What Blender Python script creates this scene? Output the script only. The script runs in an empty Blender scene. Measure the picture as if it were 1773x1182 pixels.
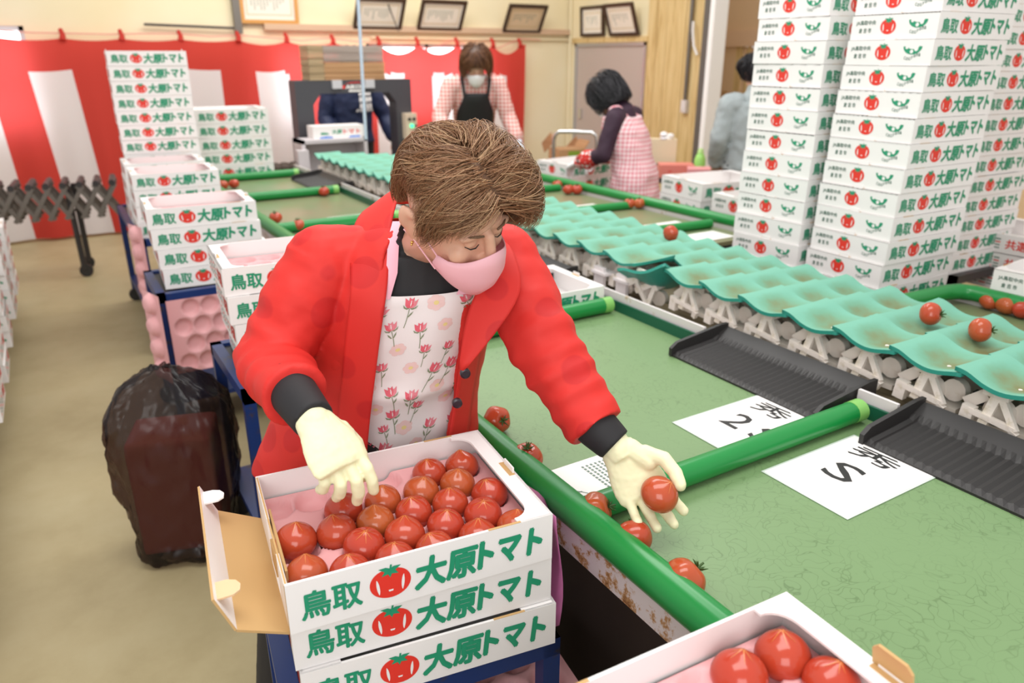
import bpy, bmesh, math, random
from mathutils import Vector, Matrix, Euler
random.seed(7)
SC = bpy.context.scene
COL = SC.collection
PI = math.pi

# ------------------------------------------------------------------ camera, light, exposure
cam_d = bpy.data.cameras.new('camera'); cam = bpy.data.objects.new('camera', cam_d); COL.objects.link(cam)
SC.camera = cam
PITCH, YAW, CAMZ = math.radians(20.895), math.radians(31.446), 1.65
cam.location = (0, 0, CAMZ)
cam.rotation_euler = (PI/2 - PITCH, 0, -YAW)
cam_d.sensor_width = 36.0
cam_d.lens = 36.0*1294/1773
cam_d.clip_start = 0.05
cam_d.dof.use_dof = True
cam_d.dof.focus_distance = 1.42
cam_d.dof.aperture_fstop = 3.3

SC.view_settings.view_transform = 'Standard'
SC.view_settings.look = 'None'
SC.view_settings.gamma = 1.0
SC.view_settings.exposure = 0.10

world = bpy.data.worlds.new('world'); SC.world = world
world.use_nodes = True
wn = world.node_tree.nodes; wn.clear()
bg = wn.new('ShaderNodeBackground'); wo = wn.new('ShaderNodeOutputWorld')
bg.inputs['Color'].default_value = (1.0, 0.975, 0.95, 1)
bg.inputs['Strength'].default_value = 0.80
world.node_tree.links.new(bg.outputs[0], wo.inputs[0])

def area(name, loc, target, sx, sy, power, col=(1, 1, 1)):
    l = bpy.data.lights.new(name, 'AREA'); l.shape = 'RECTANGLE'; l.size = sx; l.size_y = sy
    l.energy = power; l.color = col
    o = bpy.data.objects.new(name, l); COL.objects.link(o); o.location = loc
    d = Vector(target) - Vector(loc); o.rotation_euler = d.to_track_quat('-Z', 'Y').to_euler()
    return o
area('ceiling_light_near', (0.6, 0.8, 3.6), (0.9, 1.4, 0), 2.4, 1.2, 50, (1, 0.98, 0.95))
area('ceiling_light_middle', (2.4, 3.2, 3.6), (2.4, 3.2, 0), 2.6, 1.2, 58, (1, 0.98, 0.95))
area('ceiling_light_far', (2.6, 6.2, 3.6), (2.6, 7.0, 0), 3.6, 1.2, 95, (1, 0.97, 0.92))
area('camera_side_fill', (-0.9, -1.3, 2.2), (1.0, 1.6, 0.9), 1.8, 1.6, 36, (1, 0.99, 0.98))  # unseen broad light added on the camera side to brighten front faces

# ------------------------------------------------------------------ helpers
def mat(name, col, rough=0.5, metal=0.0, spec=0.5, **kw):
    m = bpy.data.materials.new(name); m.use_nodes = True
    b = m.node_tree.nodes['Principled BSDF']
    b.inputs['Base Color'].default_value = (*col, 1)
    b.inputs['Roughness'].default_value = rough
    b.inputs['Metallic'].default_value = metal
    b.inputs['Specular IOR Level'].default_value = spec
    for k, v in kw.items():
        b.inputs[k.replace('_', ' ')].default_value = v
    return m
def nodes(m):
    nt = m.node_tree; return nt, nt.nodes, nt.links, nt.nodes['Principled BSDF']
def ramp(m, tex_out, stops, target='Base Color', interp='LINEAR'):
    nt, N, L, b = nodes(m)
    r = N.new('ShaderNodeValToRGB'); r.color_ramp.interpolation = interp
    el = r.color_ramp.elements
    while len(el) < len(stops): el.new(0.5)
    for e, (p, c) in zip(el, stops):
        e.position = p; e.color = (*c, 1) if len(c) == 3 else c
    L.new(tex_out, r.inputs[0])
    if target: L.new(r.outputs[0], b.inputs[target])
    return r
def coord(m, kind='Object', scale=(1, 1, 1), rot=(0, 0, 0)):
    nt, N, L, b = nodes(m)
    t = N.new('ShaderNodeTexCoord'); mp = N.new('ShaderNodeMapping')
    mp.inputs['Scale'].default_value = scale; mp.inputs['Rotation'].default_value = rot
    L.new(t.outputs[kind], mp.inputs[0]); return mp.outputs[0]
def noise(m, vec, scale=5, detail=4, rough=0.6, dist=0):
    nt, N, L, b = nodes(m)
    n = N.new('ShaderNodeTexNoise'); n.inputs['Scale'].default_value = scale
    n.inputs['Detail'].default_value = detail; n.inputs['Roughness'].default_value = rough
    n.inputs['Distortion'].default_value = dist
    L.new(vec, n.inputs['Vector']); return n.outputs['Fac']
def bump(m, h, strength=0.2, dist=0.01):
    nt, N, L, b = nodes(m)
    bp = N.new('ShaderNodeBump'); bp.inputs['Strength'].default_value = strength; bp.inputs['Distance'].default_value = dist
    L.new(h, bp.inputs['Height']); L.new(bp.outputs[0], b.inputs['Normal'])
def mixcol(m, fac, a, b_):
    nt, N, L, b = nodes(m)
    x = N.new('ShaderNodeMix'); x.data_type = 'RGBA'
    for s, v in ((6, a), (7, b_)):
        if isinstance(v, tuple): x.inputs[s].default_value = (*v, 1)
        else: L.new(v, x.inputs[s])
    if isinstance(fac, float): x.inputs[0].default_value = fac
    else: L.new(fac, x.inputs[0])
    return x.outputs[2]
def tobase(m, out):
    nt, N, L, b = nodes(m); L.new(out, b.inputs['Base Color'])
def math_(m, op, a, c=None):
    nt, N, L, b = nodes(m)
    x = N.new('ShaderNodeMath'); x.operation = op
    for i, v in enumerate((a, c)):
        if v is None: continue
        if isinstance(v, (int, float)): x.inputs[i].default_value = v
        else: L.new(v, x.inputs[i])
    return x.outputs[0]

def finish(name, me, mats, parent=None, smooth=False, loc=None):
    o = bpy.data.objects.new(name, me); COL.objects.link(o)
    for m in (mats if isinstance(mats, (list, tuple)) else [mats]): me.materials.append(m)
    if smooth:
        for p in me.polygons: p.use_smooth = True
    if parent: o.parent = parent
    if loc is not None: o.location = loc
    return o
class MB:
    "collects geometry with material slots into one mesh"
    def __init__(s): s.v = []; s.f = []; s.m = []; s.s = []
    def add(s, verts, faces, mi=0, smooth=False, M=None):
        n = len(s.v)
        for p in verts:
            p = Vector(p); s.v.append(M @ p if M else p)
        for f in faces:
            s.f.append([i+n for i in f]); s.m.append(mi); s.s.append(smooth)
    def box(s, c, d, mi=0, M=None, top=None):
        x, y, z = d[0]/2, d[1]/2, d[2]/2; c = Vector(c)
        vs = [c+Vector((i*x, j*y, k*z)) for k in (-1, 1) for j in (-1, 1) for i in (-1, 1)]
        s.add(vs, [(0, 2, 3, 1), (4, 5, 7, 6), (0, 1, 5, 4), (2, 6, 7, 3), (0, 4, 6, 2), (1, 3, 7, 5)], mi, False, M)
    def bbox(s, lo, hi, mi=0, M=None):
        s.box([(a+b)/2 for a, b in zip(lo, hi)], [b-a for a, b in zip(lo, hi)], mi, M)
    def tube(s, pts, rad, n=10, mi=0, cap=True, M=None, smooth=True):
        pts = [Vector(p) for p in pts]; N = len(pts)
        rads = rad if isinstance(rad, (list, tuple)) else [rad]*N
        t0 = (pts[1]-pts[0]).normalized()
        up = Vector((0, 0, 1)) if abs(t0.z) < .9 else Vector((1, 0, 0))
        a = t0.cross(up).normalized(); vs = []; fs = []
        for i, p in enumerate(pts):
            t = (pts[min(i+1, N-1)]-pts[max(i-1, 0)]).normalized()
            a = (a - t*a.dot(t)).normalized(); b = t.cross(a)
            for k in range(n):
                an = 2*PI*k/n; vs.append(p+(a*math.cos(an)+b*math.sin(an))*rads[i])
        for i in range(N-1):
            for k in range(n):
                fs.append((i*n+k, i*n+(k+1) % n, (i+1)*n+(k+1) % n, (i+1)*n+k))
        s.add(vs, fs, mi, smooth, M)
        if cap:
            s.add(vs[:n], [tuple(range(n-1, -1, -1))], mi, False, M); s.add(vs[-n:], [tuple(range(n))], mi, False, M)
    def bar(s, a, b, w, h, mi=0, M=None, up=(0, 0, 1)):
        a = Vector(a); b = Vector(b); t = (b-a).normalized(); u = Vector(up)
        r = t.cross(u).normalized(); u = r.cross(t)
        vs = [p+r*i*w/2+u*j*h/2 for p in (a, b) for j in (-1, 1) for i in (-1, 1)]
        s.add(vs, [(0, 1, 3, 2), (4, 6, 7, 5), (0, 4, 5, 1), (2, 3, 7, 6), (0, 2, 6, 4), (1, 5, 7, 3)], mi, False, M)
    def loft(s, rings, mi=0, smooth=True, closed=True, cap=False, M=None):
        n = len(rings[0]); vs = [p for r in rings for p in r]; fs = []
        for i in range(len(rings)-1):
            for k in range(n if closed else n-1):
                fs.append((i*n+k, i*n+(k+1) % n, (i+1)*n+(k+1) % n, (i+1)*n+k))
        s.add(vs, fs, mi, smooth, M)
        if cap:
            s.add(rings[0], [tuple(range(n-1, -1, -1))], mi, False, M); s.add(rings[-1], [tuple(range(n))], mi, False, M)
    def ell(s, c, r, R=None, nu=20, nv=12, mi=0, M=None):
        c = Vector(c); r = (r, r, r) if isinstance(r, (int, float)) else r; vs = []; fs = []
        for j in range(nv+1):
            th = PI*j/nv
            for i in range(nu):
                ph = 2*PI*i/nu
                p = Vector((r[0]*math.sin(th)*math.cos(ph), r[1]*math.sin(th)*math.sin(ph), r[2]*math.cos(th)))
                if R: p = R @ p
                vs.append(c+p)
        for j in range(nv):
            for i in range(nu):
                fs.append((j*nu+i, (j+1)*nu+i, (j+1)*nu+(i+1) % nu, j*nu+(i+1) % nu))
        s.add(vs, fs, mi, True, M)
    def prism(s, poly, z0, z1, mi=0, M=None):
        n = len(poly); vs = [(x, y, z0) for x, y in poly]+[(x, y, z1) for x, y in poly]
        fs = [tuple(range(n-1, -1, -1)), tuple(range(n, 2*n))]+[(i, (i+1) % n, n+(i+1) % n, n+i) for i in range(n)]
        s.add(vs, fs, mi, False, M)
    def mesh(s, name, merge=0):
        me = bpy.data.meshes.new(name); me.from_pydata([tuple(v) for v in s.v], [], s.f)
        for p, m, sm in zip(me.polygons, s.m, s.s): p.material_index = m; p.use_smooth = sm
        if merge:
            bm = bmesh.new(); bm.from_mesh(me); bmesh.ops.remove_doubles(bm, verts=bm.verts, dist=merge)
            bmesh.ops.recalc_face_normals(bm, faces=bm.faces); bm.to_mesh(me); bm.free()
        me.update(); return me
    def build(s, name, mats, parent=None, loc=None, merge=0):
        return finish(name, s.mesh(name, merge), mats, parent, False, loc)
def tag(o, label, cat, group=None, kind=None):
    o['label'] = label; o['category'] = cat
    if group: o['group'] = group
    if kind: o['kind'] = kind
    return o
def empty(name, loc=(0, 0, 0), rz=0.0, label=None, cat=None, group=None):
    o = bpy.data.objects.new(name, None); o.empty_display_size = 0.05; COL.objects.link(o)
    o.location = loc; o.rotation_euler = (0, 0, rz)
    if label: tag(o, label, cat, group)
    return o
KIDS = {}
def dup(o, parent=None):
    c = o.copy(); COL.objects.link(c)
    if parent: c.parent = parent
    for ch in list(o.children): dup(ch, c)
    return c
def struct(o, label=None):
    o['kind'] = 'structure'
    if label: o['label'] = label; o['category'] = 'structure'
    return o
def apply_mods(o, mods):
    "bake modifiers into the mesh data"
    for t, kw in mods:
        m = o.modifiers.new(t, t)
        for k, v in kw.items(): setattr(m, k, v)
    dg = bpy.context.evaluated_depsgraph_get()
    me = bpy.data.meshes.new_from_object(o.evaluated_get(dg))
    o.modifiers.clear(); old = o.data; o.data = me
    bpy.data.meshes.remove(old)
    for p in me.polygons: p.use_smooth = True
    return o
def remesh(mb, name, mats, parent=None, voxel=0.004, smooth=4, extra=()):
    o = mb.build(name, mats, parent)
    return apply_mods(o, [('REMESH', dict(mode='VOXEL', voxel_size=voxel, use_smooth_shade=True)),
                          ('SMOOTH', dict(factor=0.5, iterations=smooth))]+list(extra))
def clouds(name, size, depth=2):
    t = bpy.data.textures.new(name, 'CLOUDS'); t.noise_scale = size; t.noise_depth = depth; return t
TXT = {}
def glyphs(s, bold=0.0):
    "outline of a line of writing as vertices and faces, scaled to a unit box"
    k = (s, bold)
    if k in TXT: return TXT[k]
    cu = bpy.data.curves.new('lettering', 'FONT'); cu.body = s; cu.offset = bold; cu.resolution_u = 2
    o = bpy.data.objects.new('lettering', cu); COL.objects.link(o)
    dg = bpy.context.evaluated_depsgraph_get(); me = bpy.data.meshes.new_from_object(o.evaluated_get(dg))
    vs = [v.co.copy() for v in me.vertices]; fs = [tuple(p.vertices) for p in me.polygons]
    bpy.data.objects.remove(o); bpy.data.curves.remove(cu); bpy.data.meshes.remove(me)
    if not vs: vs = [Vector((0, 0, 0)), Vector((1, 1, 0))]; fs = []
    x0 = min(v.x for v in vs); x1 = max(v.x for v in vs); y0 = min(v.y for v in vs); y1 = max(v.y for v in vs)
    TXT[k] = ([((v.x-x0)/max(x1-x0, 1e-6), (v.y-y0)/max(y1-y0, 1e-6)) for v in vs], fs)
    return TXT[k]
def put_text(mb, s, P, x0, x1, y0, y1, mi, bold=0.0, shear=0.0):
    "P maps flat (x, y) onto the surface"
    vs, fs = glyphs(s, bold)
    mb.add([P(x0+(x1-x0)*u+shear*(y1-y0)*v, y0+(y1-y0)*v) for u, v in vs], fs, mi)
def put_bold(mb, s, P, x0, x1, y0, y1, mi, w, nrm, shear=0.0, n=6):
    "heavier strokes: the same outline laid down a few times, each a hair outward"
    for k in range(n):
        a = 2*PI*k/n; dx, dy = w*math.cos(a), w*math.sin(a); lift = nrm*(.00012*(k+1))
        put_text(mb, s, lambda x, y: Vector(P(x, y))+lift, x0+dx, x1+dx, y0+dy, y1+dy, mi, 0.0, shear)
def put_poly(mb, P, pts, mi):
    mb.add([P(x, y) for x, y in pts], [tuple(range(len(pts)))], mi)
def disc(cx, cy, rx, ry, n=24, a0=0, a1=2*PI):
    return [(cx+rx*math.cos(a0+(a1-a0)*i/n), cy+ry*math.sin(a0+(a1-a0)*i/n)) for i in range(n)]

# ------------------------------------------------------------------ materials
M = {}
M['card'] = mat('white_card', (0.86, 0.83, 0.82), 0.45)
M['brown_card'] = mat('brown_card', (0.55, 0.34, 0.14), 0.75)
M['print_green'] = mat('green_print', (0.015, 0.29, 0.15), 0.5)
M['print_red'] = mat('red_print', (0.76, 0.035, 0.02), 0.5)
M['print_grey'] = mat('grey_green_print', (0.13, 0.21, 0.17), 0.5)
M['tube'] = mat('green_rubber_tube', (0.008, 0.23, 0.045), 0.28)
M['tube_cap'] = mat('pale_green_cap', (0.22, 0.5, 0.12), 0.35)
M['steel_white'] = mat('white_painted_steel', (0.74, 0.68, 0.68), 0.4)
c = coord(M['steel_white']); n_ = noise(M['steel_white'], c, 14, 6, 0.7)
ramp(M['steel_white'], n_, [(0.0, (0.74, 0.69, 0.69)), (0.60, (0.74, 0.69, 0.69)), (0.66, (0.55, 0.42, 0.3)), (0.74, (0.22, 0.08, 0.02))])
M['rusty'] = mat('rusty_white_steel', (0.7, 0.62, 0.62), 0.5)
c = coord(M['rusty']); n_ = noise(M['rusty'], c, 26, 8, 0.75)
ramp(M['rusty'], n_, [(0.0, (0.66, 0.58, 0.59)), (0.52, (0.66, 0.58, 0.59)), (0.58, (0.45, 0.24, 0.1)), (0.68, (0.16, 0.05, 0.015))])
M['belt'] = mat('green_felt_belt', (0.2, 0.36, 0.13), 0.36, 0, 0.35)
c = coord(M['belt']); nt, N, L, b = nodes(M['belt'])
vo = N.new('ShaderNodeTexVoronoi'); vo.feature = 'DISTANCE_TO_EDGE'; vo.inputs['Scale'].default_value = 30
dn = N.new('ShaderNodeTexNoise'); dn.inputs['Scale'].default_value = 9; L.new(c, dn.inputs['Vector'])
va = N.new('ShaderNodeMix'); va.data_type = 'RGBA'; va.inputs[0].default_value = 0.28
L.new(c, va.inputs[6]); L.new(dn.outputs['Color'], va.inputs[7]); L.new(va.outputs[2], vo.inputs['Vector'])
r1 = ramp(M['belt'], vo.outputs['Distance'], [(0.0, (0.115, 0.195, 0.08)), (0.04, (0.172, 0.28, 0.125))], None)
n_ = noise(M['belt'], c, 3.0, 5, 0.6)
r2 = ramp(M['belt'], n_, [(0.40, (.25, .25, .25)), (0.58, (1, 1, 1))], None)
tobase(M['belt'], mixcol(M['belt'], r2.outputs[0], (0.178, 0.288, 0.13), r1.outputs[0]))
M['belt_brown'] = mat('worn_olive_belt', (0.2, 0.24, 0.12), 0.3)
c = coord(M['belt_brown']); n_ = noise(M['belt_brown'], c, 2.2, 4)
ramp(M['belt_brown'], n_, [(0.3, (0.15, 0.25, 0.11)), (0.7, (0.26, 0.22, 0.13))])
M['belt_edge'] = mat('dark_green_strip', (0.008, 0.10, 0.055), 0.4)
M['black_rubber'] = mat('black_rubber', (0.022, 0.02, 0.02), 0.5)
M['cup'] = mat('sea_green_rubber', (0.13, 0.5, 0.36), 0.7, 0, 0.2)
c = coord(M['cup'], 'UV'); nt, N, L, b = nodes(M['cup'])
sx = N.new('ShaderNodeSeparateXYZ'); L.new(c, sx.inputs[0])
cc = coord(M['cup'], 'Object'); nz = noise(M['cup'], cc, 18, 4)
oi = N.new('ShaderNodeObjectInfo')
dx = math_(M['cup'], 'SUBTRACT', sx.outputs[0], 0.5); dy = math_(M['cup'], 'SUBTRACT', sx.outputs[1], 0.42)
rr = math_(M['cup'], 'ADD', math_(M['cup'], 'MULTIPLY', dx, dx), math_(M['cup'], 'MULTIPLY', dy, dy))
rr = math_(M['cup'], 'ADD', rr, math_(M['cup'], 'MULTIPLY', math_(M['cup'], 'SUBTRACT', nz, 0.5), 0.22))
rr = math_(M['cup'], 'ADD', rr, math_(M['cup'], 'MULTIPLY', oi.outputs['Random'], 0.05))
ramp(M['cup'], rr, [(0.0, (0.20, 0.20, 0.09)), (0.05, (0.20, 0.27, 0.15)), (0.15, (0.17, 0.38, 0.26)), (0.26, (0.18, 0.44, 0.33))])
M['cup_edge'] = mat('deep_teal_rubber', (0.02, 0.26, 0.20), 0.45)
M['plastic'] = mat('cream_plastic', (0.76, 0.67, 0.57), 0.45)
c = coord(M['plastic']); n_ = noise(M['plastic'], c, 20, 5, 0.7)
ramp(M['plastic'], n_, [(0.0, (0.84, 0.77, 0.71)), (0.55, (0.82, 0.75, 0.68)), (0.8, (0.5, 0.42, 0.25))])
M['grime'] = mat('grimy_frame', (0.3, 0.25, 0.16), 0.7)
M['paper'] = mat('white_paper', (0.9, 0.87, 0.85), 0.35)
M['laminate'] = mat('clear_laminate_rim', (0.6, 0.68, 0.62), 0.15)
M['ink'] = mat('black_ink', (0.012, 0.012, 0.012), 0.5)
M['tomato'] = mat('tomato_skin', (0.6, 0.05, 0.018), 0.16, 0, 0.5)
nt, N, L, b = nodes(M['tomato'])
oi = N.new('ShaderNodeObjectInfo'); c = coord(M['tomato'])
n_ = noise(M['tomato'], c, 14, 3)
f = math_(M['tomato'], 'ADD', math_(M['tomato'], 'MULTIPLY', n_, 0.35), math_(M['tomato'], 'MULTIPLY', oi.outputs['Random'], 0.75))
ramp(M['tomato'], f, [(0.0, (0.44, 0.036, 0.02)), (0.5, (0.45, 0.064, 0.024)), (1.0, (0.44, 0.115, 0.03))])
M['star'] = mat('pale_blossom_end', (0.58, 0.17, 0.045), 0.25)
M['calyx'] = mat('tomato_calyx', (0.04, 0.09, 0.015), 0.6)
M['pink'] = mat('pink_foam_tray', (0.78, 0.40, 0.41), 0.5)
M['pink_film'] = mat('pink_plastic_sheet', (0.55, 0.16, 0.36), 0.3)
M['blue_steel'] = mat('blue_painted_steel', (0.008, 0.03, 0.13), 0.4)
c = coord(M['blue_steel']); n_ = noise(M['blue_steel'], c, 12, 6, .7)
ramp(M['blue_steel'], n_, [(0, (0.008, 0.03, 0.15)), (0.58, (0.008, 0.03, 0.14)), (0.68, (0.05, 0.035, 0.03))])
M['dark_steel'] = mat('dark_steel', (0.05, 0.045, 0.045), 0.45, 0.4)
M['grey_steel'] = mat('worn_grey_steel', (0.2, 0.18, 0.16), 0.4, 0.6)
M['chrome'] = mat('chrome', (0.7, 0.7, 0.7), 0.2, 1.0)
M['wood'] = mat('pine_board', (0.62, 0.45, 0.2), 0.55)
c = coord(M['wood'], 'Object', (6, 6, 0.5)); n_ = noise(M['wood'], c, 2.5, 6, 0.6, 1.5)
ramp(M['wood'], n_, [(0.3, (0.48, 0.31, 0.11)), (0.5, (0.68, 0.5, 0.23)), (0.75, (0.76, 0.59, 0.31))])
M['redwood'] = mat('red_brown_wood', (0.14, 0.035, 0.02), 0.5)

# ------------------------------------------------------------------ the room
m = mat('beige_floor', (0.30, 0.23, 0.12), 0.5, 0, 0.3)
c = coord(m); n_ = noise(m, c, 2.2, 7, 0.65)
ramp(m, n_, [(0.25, (0.36, 0.29, 0.155)), (0.5, (0.43, 0.355, 0.2)), (0.78, (0.48, 0.41, 0.245))])
n2 = noise(m, c, 60, 4, 0.7); bump(m, n2, 0.08, 0.003); M['floor'] = m
b = MB(); b.bbox((-2.5, -1.5, -0.06), (7.2, 8.6, 0)); struct(b.build('floor', M['floor']))
m = mat('cream_wall', (0.84, 0.73, 0.48), 0.6)
c = coord(m); n_ = noise(m, c, 0.9, 4, 0.5)
ramp(m, n_, [(0.3, (0.8, 0.68, 0.42)), (0.7, (0.86, 0.77, 0.55))]); M['wall'] = m
M['wall_tan'] = mat('tan_wall', (0.72, 0.52, 0.32), 0.6)
M['window'] = mat('bright_window_pane', (0.9, 0.95, 1), 0.2)
M['window'].node_tree.nodes['Principled BSDF'].inputs['Emission Color'].default_value = (0.93, 0.96, 1, 1)
M['window'].node_tree.nodes['Principled BSDF'].inputs['Emission Strength'].default_value = 4.0
M['frame_alu'] = mat('window_aluminium', (0.55, 0.56, 0.58), 0.35, 0.7)
# back wall with window openings behind the curtain
wins = [(-0.50, 0.05, 0.98, 1.90), (2.20, 3.05, 0.95, 1.76), (3.25, 4.75, 0.95, 1.78)]
b = MB(); xs = -2.5
for x0, x1, z0, z1 in wins:
    b.bbox((xs, 8.4, 0), (x0, 8.52, 3.2)); b.bbox((x0, 8.4, 0), (x1, 8.52, z0)); b.bbox((x0, 8.4, z1), (x1, 8.52, 3.2)); xs = x1
b.bbox((xs, 8.4, 0), (6.1, 8.52, 3.2))
struct(b.build('wall_back', M['wall']))
for i, (x0, x1, z0, z1) in enumerate(wins):
    w = empty('window_%d' % (i+1), ((x0+x1)/2, 8.46, z0)); struct(w)
    q = MB(); w2 = (x1-x0)/2; h = z1-z0
    for a in (-w2+.02, 0, w2-.02): q.bbox((a-.02, -.03, 0), (a+.02, .03, h))
    for a in (0.02, h*.5, h-.02): q.bbox((-w2, -.03, a-.02), (w2, .03, a+.02))
    q.build('window_frame', M['frame_alu'], w)
    q = MB(); q.bbox((-w2, 0.0, 0), (w2, .008, h)); q.build('pane', M['window'], w)
b = MB(); b.bbox((2.15, 8.33, 1.90), (5.95, 8.4, 1.96)); struct(b.build('trim_1', mat('pinkish_wood_rail', (0.62, 0.42, 0.28), .5)))
b = MB(); b.tube([(5.98, 8.36, 0), (5.98, 8.36, 3.0)], .02); b.tube([(3.3, 8.37, 1.84), (5.98, 8.37, 1.84)], .012); struct(b.build('trim_2', M['wall']))
# right wall: a cream strip with a door, boards, then an opening
b = MB(); b.bbox((6.0, 6.9, 1.80), (6.1, 8.4, 3.2)); b.bbox((6.0, 8.25, 0), (6.1, 8.4, 1.8)); struct(b.build('wall_right', M['wall']))
b = MB(); b.bbox((5.97, 6.88, 1.8), (6.0, 8.3, 1.86)); struct(b.build('trim_3', M['wood']))
d = empty('door_1', (6.02, 7.58, 0)); struct(d)
M['door_grey'] = mat('mauve_grey_door', (0.5, 0.42, 0.38), 0.45)
q = MB(); q.bbox((-.02, -.66, .02), (.02, .66, 1.79)); q.build('door_leaf', M['door_grey'], d)
q = MB(); q.bbox((-.04, .64, 0), (.0, .68, 1.8)); q.bbox((-.04, -.68, 0), (.0, -.64, 1.8)); q.bbox((-.04, -.68, 1.76), (.0, .68, 1.8)); q.build('door_frame', M['frame_alu'], d)
q = MB(); q.bbox((-.05, .5, .9), (-.02, .54, 1.02)); q.build('door_handle', M['chrome'], d)
b = MB()
y = 5.86
while y < 6.89:
    b.bbox((5.985+random.random()*.012, y, 0), (6.08, min(y+.145, 6.9), 3.2)); y += .148
struct(b.build('wall_boards', M['wood']))
b = MB(); b.bbox((5.72, 5.64, 0), (5.90, 5.70, 3.2)); struct(b.build('trim_4', mat('bright_white_post', (0.93, 0.93, 0.92), .35)))
b = MB(); b.bbox((5.78, 5.70, 0), (5.96, 5.84, 3.2)); struct(b.build('trim_5', mat('dark_post', (0.12, 0.11, 0.10), .5)))
b = MB(); b.bbox((6.9, -1.5, 1.75), (7.0, 8.4, 3.2)); b.bbox((6.9, 6.42, 0), (7.0, 8.4, 1.75)); b.bbox((6.9, -1.5, 0), (7.0, 5.3, 1.75)); struct(b.build('wall_corridor', M['wall_tan']))
b = MB(); b.bbox((6.86, -1.5, 1.75), (6.9, 8.0, 1.92)); struct(b.build('trim_6', mat('tan_lintel', (0.74, 0.52, 0.34), .5)))
d = empty('door_2', (6.95, 5.86, 0)); struct(d)
q = MB(); q.bbox((-.02, -.52, .0), (.02, .48, 1.74)); q.build('door_leaf', mat('pale_peach_door', (0.86, 0.66, 0.46), .5), d)
q = MB(); q.bbox((-.05, .48, 0), (.03, .56, 1.75)); q.bbox((-.05, .36, 0), (-.02, .40, 1.75)); q.build('door_frame', M['wood'], d)
# conduit, switch, hanging cord on the boards
t = empty('wall_conduit', (5.96, 6.2, 1.14), 0, 'grey vertical conduit pipe running down the pine boards to a switch', 'conduit')
q = MB(); q.tube([(0, .0, .06), (0, 0, 1.9)], .02); q.build('pipe', M['grey_steel'], t)
q = MB(); q.bbox((-.02, -.035, -.06), (.03, .035, .07)); q.build('switch_box', M['steel_white'], t)
b = MB(); b.tube([(5.93, 6.13, 1.98), (5.92, 6.12, 1.9), (5.92, 6.09, 1.75), (5.92, 6.03, 1.66)], .013)
tag(b.build('hanging_cord', M['paper']), 'short white cord dangling beside the grey conduit on the boards', 'cord')
b = MB(); b.bbox((6.885, 6.52, .82), (6.895, 6.72, 1.13)); tag(b.build('wall_notice', M['paper']), 'white paper notice taped to the tan wall beside the bright post', 'notice')
b = MB(); b.bbox((6.885, 6.5, 1.19), (6.9, 6.56, 1.27)); tag(b.build('wall_switch', M['brown_card']), 'small brown switch plate above the paper notice', 'switch')
# air hose, cable, pole
b = MB(); b.tube([(1.905, 5, 2.6), (1.90, 5, 1.9), (1.895, 5, 1.5), (1.89, 5, 1.12)], .011)
tag(b.build('air_hose', mat('pale_blue_hose', (0.5, 0.6, 0.72), .3)), 'thin pale blue air hose hanging down in front of the dark machine', 'hose')
b = MB(); b.tube([(3.39, 8.2, 2.35), (3.48, 8.2, 2.1), (3.56, 8.2, 1.9)], .006)
tag(b.build('thin_wire', M['dark_steel']), 'thin dark wire hanging across the leftmost black-framed certificate', 'wire')
b = MB(); b.tube([(1.03, 8.34, 1.93), (1.85, 8.34, 1.91)], .012)
tag(b.build('thin_rod', M['dark_steel']), 'thin dark rod fixed along the wall just above the red curtain', 'rod')
b = MB(); b.bbox((1.86, 8.33, 1.86), (1.93, 8.40, 3.0)); struct(b.build('trim_7', M['grey_steel']))

# ------------------------------------------------------------------ red and white curtain
M['cloth_red'] = mat('red_curtain_cloth', (0.56, 0.045, 0.028), 0.75)
M['cloth_white'] = mat('white_curtain_cloth', (0.82, 0.79, 0.80), 0.75)
for k in ('cloth_red', 'cloth_white'):
    nt, N, L, bs = nodes(M[k]); out = nt.nodes['Material Output']
    tr = N.new('ShaderNodeBsdfTranslucent'); tr.inputs[0].default_value = (0.9, 0.12, 0.12, 1) if 'red' in k else (0.9, 0.88, 0.9, 1)
    mx = N.new('ShaderNodeMixShader'); mx.inputs[0].default_value = 0.32
    L.new(bs.outputs[0], mx.inputs[1]); L.new(tr.outputs[0], mx.inputs[2]); L.new(mx.outputs[0], out.inputs[0])
cur = empty('curtain', (2.4, 8.26, 0), 0, 'long red and white striped festival curtain hung along the back wall', 'curtain')
loops = [-0.15, 0.33, 0.81, 1.32, 1.86, 2.34, 2.83, 3.35, 3.81, 4.31, 4.79, 5.17]
def cur_top(x):
    for a, c in zip(loops, loops[1:]):
        if a <= x <= c:
            t = (x-a)/(c-a); sag = 0.02 if x < 1.86 else (0.045 if x < 3.2 else 0.10)
            base = 1.80 if x < 2 else 1.80-.03*min(1, (x-2)/1.5)
            return base - sag*4*t*(1-t)
    return 1.78
b = MB(); nx, nz = 330, 40; x0, x1 = -1.15, 5.24
def cur_pt(x, v):
    zt = cur_top(x); z = zt*(1-v)+0.03*v
    seam = 0
    y = 0.012*math.sin(x*9+2*math.sin(x*2.1))*(.3+v) + .018*math.sin(x*21+v*2)*v + 0.02*math.sin(x*4.3+v*3.1)
    if x > 1.9: y += .02*math.cos((x-.3)*13)*(.25+.75*v)
    xx = x+0.05*v*math.sin(x*3.0+1.0)+(.10*v*(1-min(1, max(0, x))) if x < 1 else 0)
    return Vector((xx-2.4, y, z))
cols = [x0+(x1-x0)*i/nx for i in range(nx+1)]
vs = [cur_pt(x, j/nz) for j in range(nz+1) for x in cols]; fr = []; fw = []
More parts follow.
